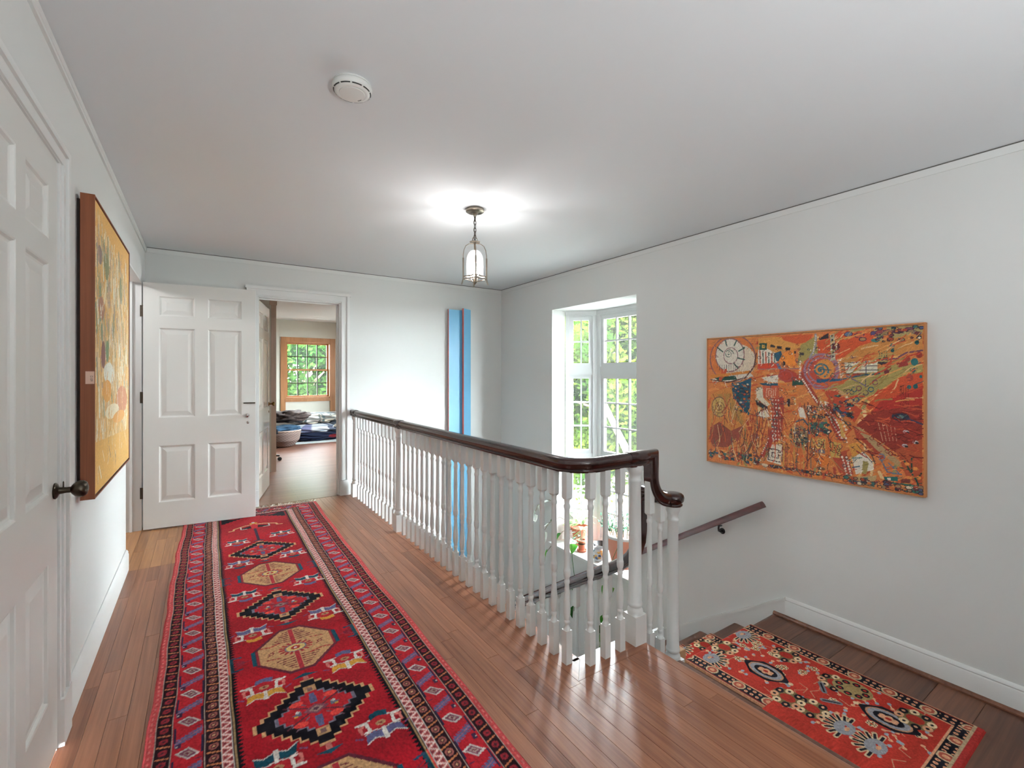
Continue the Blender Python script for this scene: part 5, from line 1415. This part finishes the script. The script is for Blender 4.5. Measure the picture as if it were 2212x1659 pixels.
# ------------------------------------------------------------------ blue relief on the end wall
rel = tag(empty('blue_relief', (2.6, YF, .55)), 'tall narrow sky blue wall relief with red edges on the end wall', 'artwork')
zt, zb = 2.058, -.95
MB().box(2.449, 2.640, 5.026, 5.044, zb, zt).build('board', M['blue'], rel)
MB().box(2.4445, 2.4487, 5.0255, 5.0445, zb, zt).build('edge_strip', M['red'], rel)
MB().box(2.50, 2.60, 5.0445, YF - .001, zb + .3, zt - .3).build('batten', M['red'], rel)
m = MB(); A, B = (2.6235, 4.975), (2.760, 5.052); L_ = math.hypot(B[0] - A[0], B[1] - A[1]); d = ((B[0] - A[0]) / L_, (B[1] - A[1]) / L_); n = (-d[1], d[0])
obox(m, A, d, n, .0, L_, 0, .018, zb, zt + .018); m.build('board', M['blue'], rel)
m = MB(); obox(m, A, d, n, -.006, -.0003, -.0005, .0185, zb, zt + .018); m.build('edge_strip', M['red'], rel)
# ------------------------------------------------------------------ plants on the bay sill
ZS = -.58
def leaf_mesh(name, L, W, mat, heart=0.25, curl=.25, fold=.12):
    n = 7; v = []; f = []
    for i in range(n):
        t = i / (n - 1)
        w = W * (math.sin(math.pi * min(1, t * (1 - heart) + heart * (1 if t > 0 else .6))) ** .8) if 0 < t < 1 else W * .06
        z = -curl * L * t * t
        v += [(-w / 2, L * t, z + fold * w), (0, L * t, z), (w / 2, L * t, z + fold * w)]
    for i in range(n - 1):
        a = i * 3; f += [(a, a + 1, a + 4, a + 3), (a + 1, a + 2, a + 5, a + 4)]
    return make_mesh(name, v, f, mat, 80)
M['leaf'] = leafy('leaf_green', (64, 124, 46), (112, 168, 70), .35, .35, 8)
M['leaf_dark'] = leafy('leaf_dark', (38, 78, 40), (70, 116, 60), .25, .3, 8)
M['leaf_var'] = leafy('leaf_variegated', (96, 142, 88), (232, 234, 196), .35, .35, 26)
M['leaf_pale'] = leafy('leaf_pale', (214, 226, 212), (242, 246, 240), .45, .4, 20)
M['jade'] = leafy('jade_leaf', (58, 104, 82), (112, 156, 132), .15, .3, 20)
M['stem'] = paint('plant_stem', (112, 104, 78), .7, vary=.15, scale=40)
pl_rnd = random.Random(31)

def rim_pot(r_top, r_bot, h, rim=.018, rimh=.03):
    return [(0, r_bot), (h - rimh, r_top - .006), (h - rimh, r_top + rim * .4), (h, r_top + rim * .5), (h + .001, r_top - .008), (h - .02, r_top - .012)]
def leaf_on(me, parent, org, p, yaw, pitch, roll, sc):
    return inst('leaf', me, parent, Vector(p) - org, (pitch, roll, yaw), sc)

def potted(name, label, loc, prof, pot_mat, soil_r, soil_z, saucer=None, group=None):
    root = tag(empty(name, loc), label, 'plant', group)
    MB().lathe(prof, loc, 32).build('pot', pot_mat, root, 40)
    MB().lathe([(soil_z - .03, soil_r * .98), (soil_z, soil_r)], loc, 24).build('soil', M['soil'], root)
    if saucer: MB().lathe([(0, saucer * .8), (.004, saucer), (.022, saucer * 1.06), (.023, saucer * .98), (.008, saucer * .9)], loc, 28).build('saucer', pot_mat, root, 40)
    return root

# variegated hoya in the terracotta pot
o = Vector((3.44, 3.80, ZS)); P = potted('potted_hoya', 'variegated trailing plant in the terracotta pot at the window corner', o, rim_pot(.10, .072, .19), M['terra'], .09, .165)
l1 = leaf_mesh('leaf', .13, .055, M['leaf_var']); l2 = leaf_mesh('leaf', .11, .075, M['leaf'], .35); l3 = leaf_mesh('leaf', .10, .075, M['leaf_pale'], .35); l4 = leaf_mesh('leaf', .10, .08, M['leaf_dark'], .35)
for k in range(26):
    a = pl_rnd.uniform(0, 6.28); r_ = pl_rnd.uniform(.0, .07); z = .19 + pl_rnd.uniform(.0, .12)
    leaf_on(l1, P, o, o + Vector((r_ * math.cos(a), r_ * math.sin(a), z)), a - math.pi / 2, pl_rnd.uniform(-.2, 1.0), pl_rnd.uniform(-.4, .4), pl_rnd.uniform(.7, 1.15))
def vine(P, org, pts, leaves, r_=.0028, mat=None):
    MB().tube(pts, r_, 6).build('stem', mat or M['stem'], P, 60)
    for (p, me, yaw, pitch, roll, sc) in leaves: leaf_on(me, P, org, p, yaw, pitch, roll, sc)
vine(P, o, [(3.42, 3.84, -.36), (3.30, 3.93, -.16), (3.20, 4.05, -.12), (3.14, 4.18, -.20), (3.13, 4.22, -.30)],
     [((3.20, 4.05, -.13), l3, .6, -.3, .4, 1.0), ((3.17, 4.13, -.18), l3, 2.0, -.4, .2, 1.0), ((3.14, 4.20, -.26), l3, 1.2, -.9, .3, .95), ((3.13, 4.23, -.31), l3, 2.8, -1.0, 0, .9), ((3.26, 3.97, -.14), l3, 2.6, -.2, .2, .8)])
vine(P, o, [(3.40, 3.86, -.38), (3.28, 3.96, -.30), (3.18, 4.02, -.36), (3.15, 4.09, -.48)],
     [((3.18, 4.03, -.37), l3, 1.0, -.5, .3, 1.0), ((3.15, 4.09, -.47), l3, 2.4, -1.0, .2, 1.15), ((3.24, 3.99, -.31), l4, .3, -.5, .3, .7)])
vine(P, o, [(3.38, 3.80, -.40), (3.24, 3.86, -.42), (3.15, 3.94, -.58), (3.12, 3.99, -.66)],
     [((3.13, 3.985, -.63), l2, .8, -1.15, .2, 1.1), ((3.22, 3.88, -.44), l4, 1.4, -.7, .2, .8)])
vine(P, o, [(3.40, 3.74, -.40), (3.24, 3.68, -.42), (3.14, 3.60, -.46), (3.105, 3.55, -.60), (3.10, 3.50, -.82), (3.10, 3.52, -1.1)],
     [((3.16, 3.58, -.46), l2, -.6, -1.0, .2, 1.1), ((3.18, 3.63, -.43), l3, -1.2, -.7, .2, .95), ((3.10, 3.51, -.80), l4, -.2, -1.2, .2, .9), ((3.10, 3.53, -1.05), l4, .4, -1.3, .1, 1.2)], mat=M['leaf_dark'])
# small pot on its saucer
o = Vector((3.305, 3.63, ZS)); P2 = potted('small_potted_plant', 'small terracotta pot on a saucer with thin curling stems', o, [(h + .008, r_) for h, r_ in rim_pot(.045, .034, .115, .012, .022)], M['terra'], .040, .11, .048)
l5 = leaf_mesh('leaf', .055, .016, M['jade'])
for k in range(14):
    a = pl_rnd.uniform(0, 6.28); q = pl_rnd.uniform(.05, .14); z1 = pl_rnd.uniform(.10, .22)
    tip = o + Vector((q * math.cos(a) * .8, q * math.sin(a), z1))
    MB().tube([o + Vector((0, 0, .11)), o + Vector((q * .4 * math.cos(a), q * .4 * math.sin(a), z1 + .04)), tip], .0022, 5).build('stem', M['stem'], P2, 60)
    leaf_on(l5, P2, o, tip, a - math.pi / 2, .2, 0, 1.0)
# big bowl planter with jade
o = Vector((3.41, 3.14, ZS)); P3 = potted('jade_planter', 'wide pale terracotta planter with white rim holding jade sprigs', o, [(0, .115), (.02, .12), (.285, .185), (.29, .190)], M['terra_pale'], .165, .27)
MB().lathe([(.288, .188), (.292, .198), (.312, .200), (.318, .194), (.315, .180), (.26, .170)], o, 36, 'z', False).build('rim', M['plastic'], P3, 50)
l6 = leaf_mesh('leaf', .045, .020, M['jade'], .2, .1, .05)
for k in range(26):
    a = pl_rnd.uniform(0, 6.28); q = pl_rnd.uniform(.02, .17); b_ = o + Vector((q * math.cos(a), q * math.sin(a), .27)); lean = pl_rnd.uniform(.2, .9); hgt = pl_rnd.uniform(.10, .24)
    tip = b_ + Vector((lean * .10 * math.cos(a), lean * .10 * math.sin(a), hgt))
    MB().tube([b_, (b_ + tip) / 2 + Vector((0, 0, .02)), tip], .004, 6).build('stem', M['stem'], P3, 60)
    for j in range(6):
        pp = b_.lerp(tip, .45 + .11 * j); leaf_on(l6, P3, o, pp, pl_rnd.uniform(0, 6.28), pl_rnd.uniform(.1, .9), 0, pl_rnd.uniform(.8, 1.2))
l7 = leaf_mesh('leaf', .15, .11, M['leaf'], .35); l8 = leaf_mesh('leaf', .13, .10, M['leaf_dark'], .35)
vine(P3, o, [(3.28, 3.05, -.28), (3.17, 2.99, -.30), (3.10, 2.99, -.40), (3.09, 3.00, -.56), (3.09, 3.06, -.85), (3.09, 3.12, -1.15)],
     [((3.09, 3.00, -.52), l7, .3, -1.25, .1, 1.0), ((3.09, 3.03, -.66), l7, -.7, -1.2, .2, 1.05), ((3.09, 3.06, -.78), l8, .9, -1.2, .1, 1.0), ((3.09, 3.08, -.93), l7, .2, -1.3, 0, .95), ((3.09, 3.11, -1.05), l8, -.3, -1.3, 0, .9), ((3.09, 3.14, -1.15), l7, .2, -1.3, 0, .9)], mat=M['leaf_dark'])
# white jug with blue flowers and a black bowl
o = Vector((3.285, 3.365, ZS))
cvp = Canvas(1.0, 1.0, 60, 40, np.array((228, 230, 232), np.float32)); pq2 = random.Random(2)
for k in range(26):
    x, y = pq2.random(), pq2.uniform(.15, .85); cvp.ell(x, y, .05, .08, np.array(pq2.choice([(60, 90, 140), (70, 110, 120), (206, 160, 80), (50, 70, 110)]), np.float32))
th = cvp.X * 2 * math.pi; rr_ = np.interp(cvp.Y, [0, .05, .3, .7, .9, 1], [.035, .045, .056, .052, .042, .047])
jug = tag(empty('china_jug', o), 'white china jug painted with blue flowers on the sill', 'jug')
inst('body', dyed_mesh('body', cvp, np.stack([rr_ * np.cos(th), rr_ * np.sin(th), cvp.Y * .13], -1), dyed('china_glaze', .2, 0.0, 50, 0, .5)), jug)
MB().tube([o + Vector((.0, .045, .11)), o + Vector((0, .085, .10)), o + Vector((0, .085, .05)), o + Vector((0, .053, .035))], .006, 8).build('handle', M['plastic'], jug, 60)
MB().lathe([(.004, .034), (.006, .030)], o, 20).build('foot', M['plastic'], jug)
bw = Vector((3.44, 3.475, ZS))
tag(MB().lathe([(0, .04), (.01, .045), (.05, .075), (.10, .088), (.104, .085), (.06, .07), (.02, .03)], bw, 28).build('black_bowl', M['black'], None, 40), 'shiny black bowl on the sill between the pots', 'bowl')

# ------------------------------------------------------------------ far room things
tag(MB().box(1.42, 2.75, 9.28, 9.98, 0, .006).build('floor_mat', paint('mat_white', (190, 198, 200), .8)), 'flat white mat under the folded blankets in the far room', 'mat')
def lump(name, label, cat, c, dims, cvs, seed, p=.45, amp=.02, group=None):
    """soft folded bundle: rounded, wrinkled body with a dyed cover"""
    q = np.random.RandomState(seed); ny, nx = cvs.ny, cvs.nx
    th = np.linspace(0, 2 * math.pi, nx); ph = np.linspace(-math.pi / 2, math.pi / 2, ny); TH, PH = np.meshgrid(th, ph)
    sp = lambda v, e: np.sign(v) * np.abs(v) ** e
    x = sp(np.cos(PH), p) * sp(np.cos(TH), p); y = sp(np.cos(PH), p) * sp(np.sin(TH), p); z = sp(np.sin(PH), p)
    wr = np.zeros_like(x)
    for k in range(7):
        a, b, c2, ph0 = q.uniform(-9, 9), q.uniform(-9, 9), q.uniform(-12, 12), q.uniform(0, 6.28); wr += np.sin(a * x + b * y + c2 * z + ph0)
    s_ = 1 + amp * wr
    pos = np.stack([x * s_ * dims[0] / 2, y * s_ * dims[1] / 2, np.maximum(0.001, dims[2] / 2 + z * s_ * dims[2] / 2)], -1)
    ob = bpy.data.objects.new(name, dyed_mesh(name, cvs, pos, M['dye'])); COL.objects.link(ob); ob.location = c
    return tag(ob, label, cat, group)
def cnv(base, n=(110, 60)): return Canvas(1, 1, n[0], n[1], np.array(base, np.float32))
G = 'blankets piled on the far room floor'
c = cnv((32, 38, 58))
for k in range(14): c.ell(random.Random(k).random(), random.Random(k + 50).random(), .05, .07, np.array((104, 32, 38), np.float32))
lump('folded_blanket', 'dark navy and maroon folded blanket at the bottom of the pile', 'blanket', (1.86, 9.68, .007), (.86, .42, .17), c, 1, .65, .03, group=G)
c = cnv((198, 200, 204))
for k in range(6): c.poly([(k / 6, 0), (k / 6 + .07, 0), (k / 6 + .07, 1), (k / 6, 1)], np.array(((40, 120, 116), (122, 122, 156), (90, 96, 112))[k % 3], np.float32))
for k in range(4): c.poly([(0, k / 4 + .1), (1, k / 4 + .1), (1, k / 4 + .14), (0, k / 4 + .14)], np.array((90, 110, 130), np.float32))
lump('folded_blanket', 'white teal and lilac plaid blanket in the middle of the pile', 'blanket', (1.80, 9.70, .165), (.78, .42, .17), c, 2, .65, .03, group=G)
c = cnv((156, 150, 140))
rq = random.Random(5)
for i in range(9):
    for j in range(6):
        x, y = i / 9, j / 6; cc = np.array(rq.choice([(74, 84, 96), (196, 186, 168), (206, 204, 200), (110, 108, 104), (58, 64, 74)]), np.float32)
        c.poly([(x, y), (x + .10, y), (x + .10, y + .15), (x, y + .15)], np.array((70, 84, 86), np.float32)); c.poly([(x + .014, y + .02), (x + .09, y + .02), (x + .09, y + .13), (x + .014, y + .13)], cc)
lump('folded_quilt', 'grey and cream patchwork quilt heaped on top of the pile', 'quilt', (1.84, 9.72, .325), (.80, .40, .21), c, 3, .8, .04, group=G)
lump('folded_quilt', 'dark slate quilt with pale zigzags slumped at the end of the pile', 'quilt', (2.30, 9.74, .09), (.46, .34, .30), (lambda q: (q.poly([(0, .45), (.1, .6), (.2, .45), (.3, .6), (.4, .45), (.5, .6), (.6, .45), (.7, .6), (.8, .45), (.9, .6), (1, .45), (1, .52), (0, .52)], np.array((206, 198, 180), np.float32)), q)[1])(cnv((76, 82, 92))), 4, .7, .03, group=G)
lump('rumpled_coat', 'dark brown rumpled coat heaped above the basket', 'coat', (1.33, 9.45, .40), (.62, .45, .22), (lambda q: (speckle(q, .5, rng), q)[1])(cnv((72, 62, 60))), 6, .8, .07)
lump('folded_jeans', 'folded blue jeans lying in the woven basket', 'jeans', (1.20, 9.20, .24), (.50, .36, .13), (lambda q: (speckle(q, .3, rng), q)[1])(cnv((58, 84, 108))), 7, .6, .04)
# woven basket
bk = (1.17, 9.16, 0)
cb = Canvas(1, 1, 180, 40, np.array((150, 132, 124), np.float32)); ii, jj = np.meshgrid(np.arange(180), np.arange(40)); cb.a[((ii // 3 + jj // 2) % 2) == 0] = (92, 80, 78)
TH = cb.X * 2 * math.pi; rr_ = np.interp(cb.Y, [0, .05, .4, .8, 1], [.16, .20, .29, .315, .31])
bo = tag(empty('woven_basket', bk), 'grey woven basket standing on the far room floor', 'basket')
inst('body', dyed_mesh('body', cb, np.stack([rr_ * np.cos(TH), rr_ * np.sin(TH), .002 + cb.Y * .29], -1), M['dye']), bo)
MB().tube([(bk[0] + .312 * math.cos(a * math.pi / 18), bk[1] + .312 * math.sin(a * math.pi / 18), .29) for a in range(36)], .012, 8, True).build('rim', paint('basket_rim', (168, 150, 140), .9), bo, 60)
MB().lathe([(.10, .255), (.105, .255)], bk, 24).build('lining', M['soil'], bo)
# office chair behind the closet casing: castors and arm show
oc = tag(empty('office_chair', (.66, 7.66, 0)), 'dark office chair on castors half hidden in the far room', 'chair')
for k in range(5):
    a = R(-4 + 72 * k); e = (.66 + .29 * math.cos(a), 7.66 + .29 * math.sin(a))
    MB().tube([(.66, 7.66, .10), (.66 + .15 * math.cos(a), 7.66 + .15 * math.sin(a), .095), (e[0], e[1], .075)], [.022, .018, .014], 8).build('base_leg', M['black'], oc, 60)
    cs = MB().lathe([(-.02, .020), (-.018, .028), (.018, .028), (.02, .020)], (e[0], e[1], .029), 16, 'y'); cs.build('castor', M['black'], oc, 40)
MB().lathe([(.08, .03), (.42, .025)], (.66, 7.66, 0), 14).build('column', M['black'], oc, 40)
MB().cbox(.42, .90, 7.42, 7.90, .42, .50, .02).build('seat', paint('chair_fabric', (60, 72, 88), .9), oc)
MB().prism([(.44, .55), (.88, .55), (.92, .86), (.84, 1.02), (.48, 1.02), (.42, .86)], 7.90, 7.95, 'xz').build('backrest', paint('chair_back', (56, 70, 86), .9), oc)
MB().box(.62, .70, 7.91, 7.94, .40, .60).build('back_bracket', M['black'], oc)

# ------------------------------------------------------------------ outdoors
m = MB().box(-40, 60, -40, 70, -3.3, -3.0)
struct('ground', m, paint('gravel', (150, 149, 144), .95, vary=.1, scale=3.0), 'pale gravel ground outside the windows')
M['tree1'] = leafy('foliage_yellow_green', (28, 50, 14), (60, 68, 22), .5, .5, .8)
M['tree2'] = leafy('foliage_green', (22, 46, 16), (48, 70, 26), .5, .5, .8)
M['tree3'] = leafy('foliage_blue_green', (18, 38, 24), (40, 60, 40), .45, .5, .8)
M['bark'] = paint('bark', (150, 128, 106), .9, vary=.25, scale=14, bump=.6, bscale=40)
def tree(name, label, base, h, rad, n, mat, seed, lean=(0, 0), leaf=.13, branches=6, group='garden trees outside the windows', extra=None):
    q = np.random.RandomState(seed); root = tag(empty(name, base), label, 'tree', group)
    b = Vector(base); top = b + Vector((lean[0], lean[1], h))
    t = MB().tube([b, b.lerp(top, .4) + Vector((.1, -.1, 0)), top], [.16, .12, .04], 10)
    for k in range(branches):
        f_ = .3 + .1 * k; s = b.lerp(top, min(.95, f_)); a = k * 2.4; L_ = rad * .75
        t.tube([s, s + Vector((math.cos(a) * L_ * .5, math.sin(a) * L_ * .5, L_ * .3)), s + Vector((math.cos(a) * L_, math.sin(a) * L_, L_ * .45))], [.07, .05, .02], 7)
    if extra: t.tube(extra, [.085, .07, .06, .05][:len(extra)], 9)
    t.build('trunk', M['bark'], root, 60)
    # leaf sprays in clumps
    nc = 60; cl = q.normal(0, 1, (nc, 3)); cl /= np.linalg.norm(cl, axis=1)[:, None]; cl *= (q.uniform(.25, 1, nc) ** .5)[:, None]
    cl = cl * np.array([rad, rad, h * .46]) + np.array([lean[0] * .6, lean[1] * .6, h * .58])
    ci = q.randint(0, nc, n); p = cl[ci] + q.normal(0, .30 * rad / 2.2, (n, 3))
    d1 = q.normal(0, 1, (n, 3)); d1 /= np.linalg.norm(d1, axis=1)[:, None]; d2 = np.cross(d1, q.normal(0, 1, (n, 3))); d2 /= np.linalg.norm(d2, axis=1)[:, None]
    s = leaf * q.uniform(.6, 1.3, n)[:, None]
    V4 = np.stack([p - d1 * s, p - d2 * s * .5, p + d1 * s, p + d2 * s * .5], 1).reshape(-1, 3)
    me = bpy.data.meshes.new('foliage'); me.vertices.add(n * 4); me.vertices.foreach_set('co', V4.reshape(-1).astype(np.float32))
    me.loops.add(n * 4); me.loops.foreach_set('vertex_index', np.arange(n * 4, dtype=np.int32)); me.polygons.add(n); me.polygons.foreach_set('loop_start', (np.arange(n) * 4).astype(np.int32))
    me.update(calc_edges=True); me.materials.append(mat); me.update()
    fo_ = inst('foliage', me, root); fo_['kind'] = 'stuff'
    return root
tree('garden_tree', 'yellow-green tree with a pale leaning bough just outside the bay window', (11.6, 10.6, -3.0), 6.5, 2.7, 52000, M['tree1'], 1, leaf=.10, extra=[(6.5, 5.70, -.45), (6.5, 5.90, -.15), (6.5, 6.14, .19), (6.5, 6.5, .72)])
tree('garden_tree', 'bright green tree seen through the middle panes of the bay window', (15.5, 17.0, -3.0), 8.2, 3.4, 46000, M['tree2'], 2, leaf=.14)
tree('garden_tree', 'blue-green tree behind the others outside the bay window', (19.5, 14.6, -3.0), 8.6, 3.6, 40000, M['tree3'], 3, leaf=.16)
tree('garden_tree', 'broad green tree standing off to the side of the bay window', (16.0, 7.6, -3.0), 7.4, 3.2, 32000, M['tree2'], 4, leaf=.13)
tree('garden_tree', 'leafy green tree filling the far room window', (2.9, 17.2, -3.0), 6.8, 2.9, 56000, M['tree2'], 5, leaf=.095)
tree('garden_tree', 'darker green tree behind the one in the far room window', (7.2, 22.5, -3.0), 7.6, 3.4, 14000, M['tree3'], 6, leaf=.2)
tree('garden_tree', 'yellowish tree edging the view from the far room window', (-1.4, 22.5, -3.0), 7.6, 3.0, 12000, M['tree1'], 7, leaf=.18)
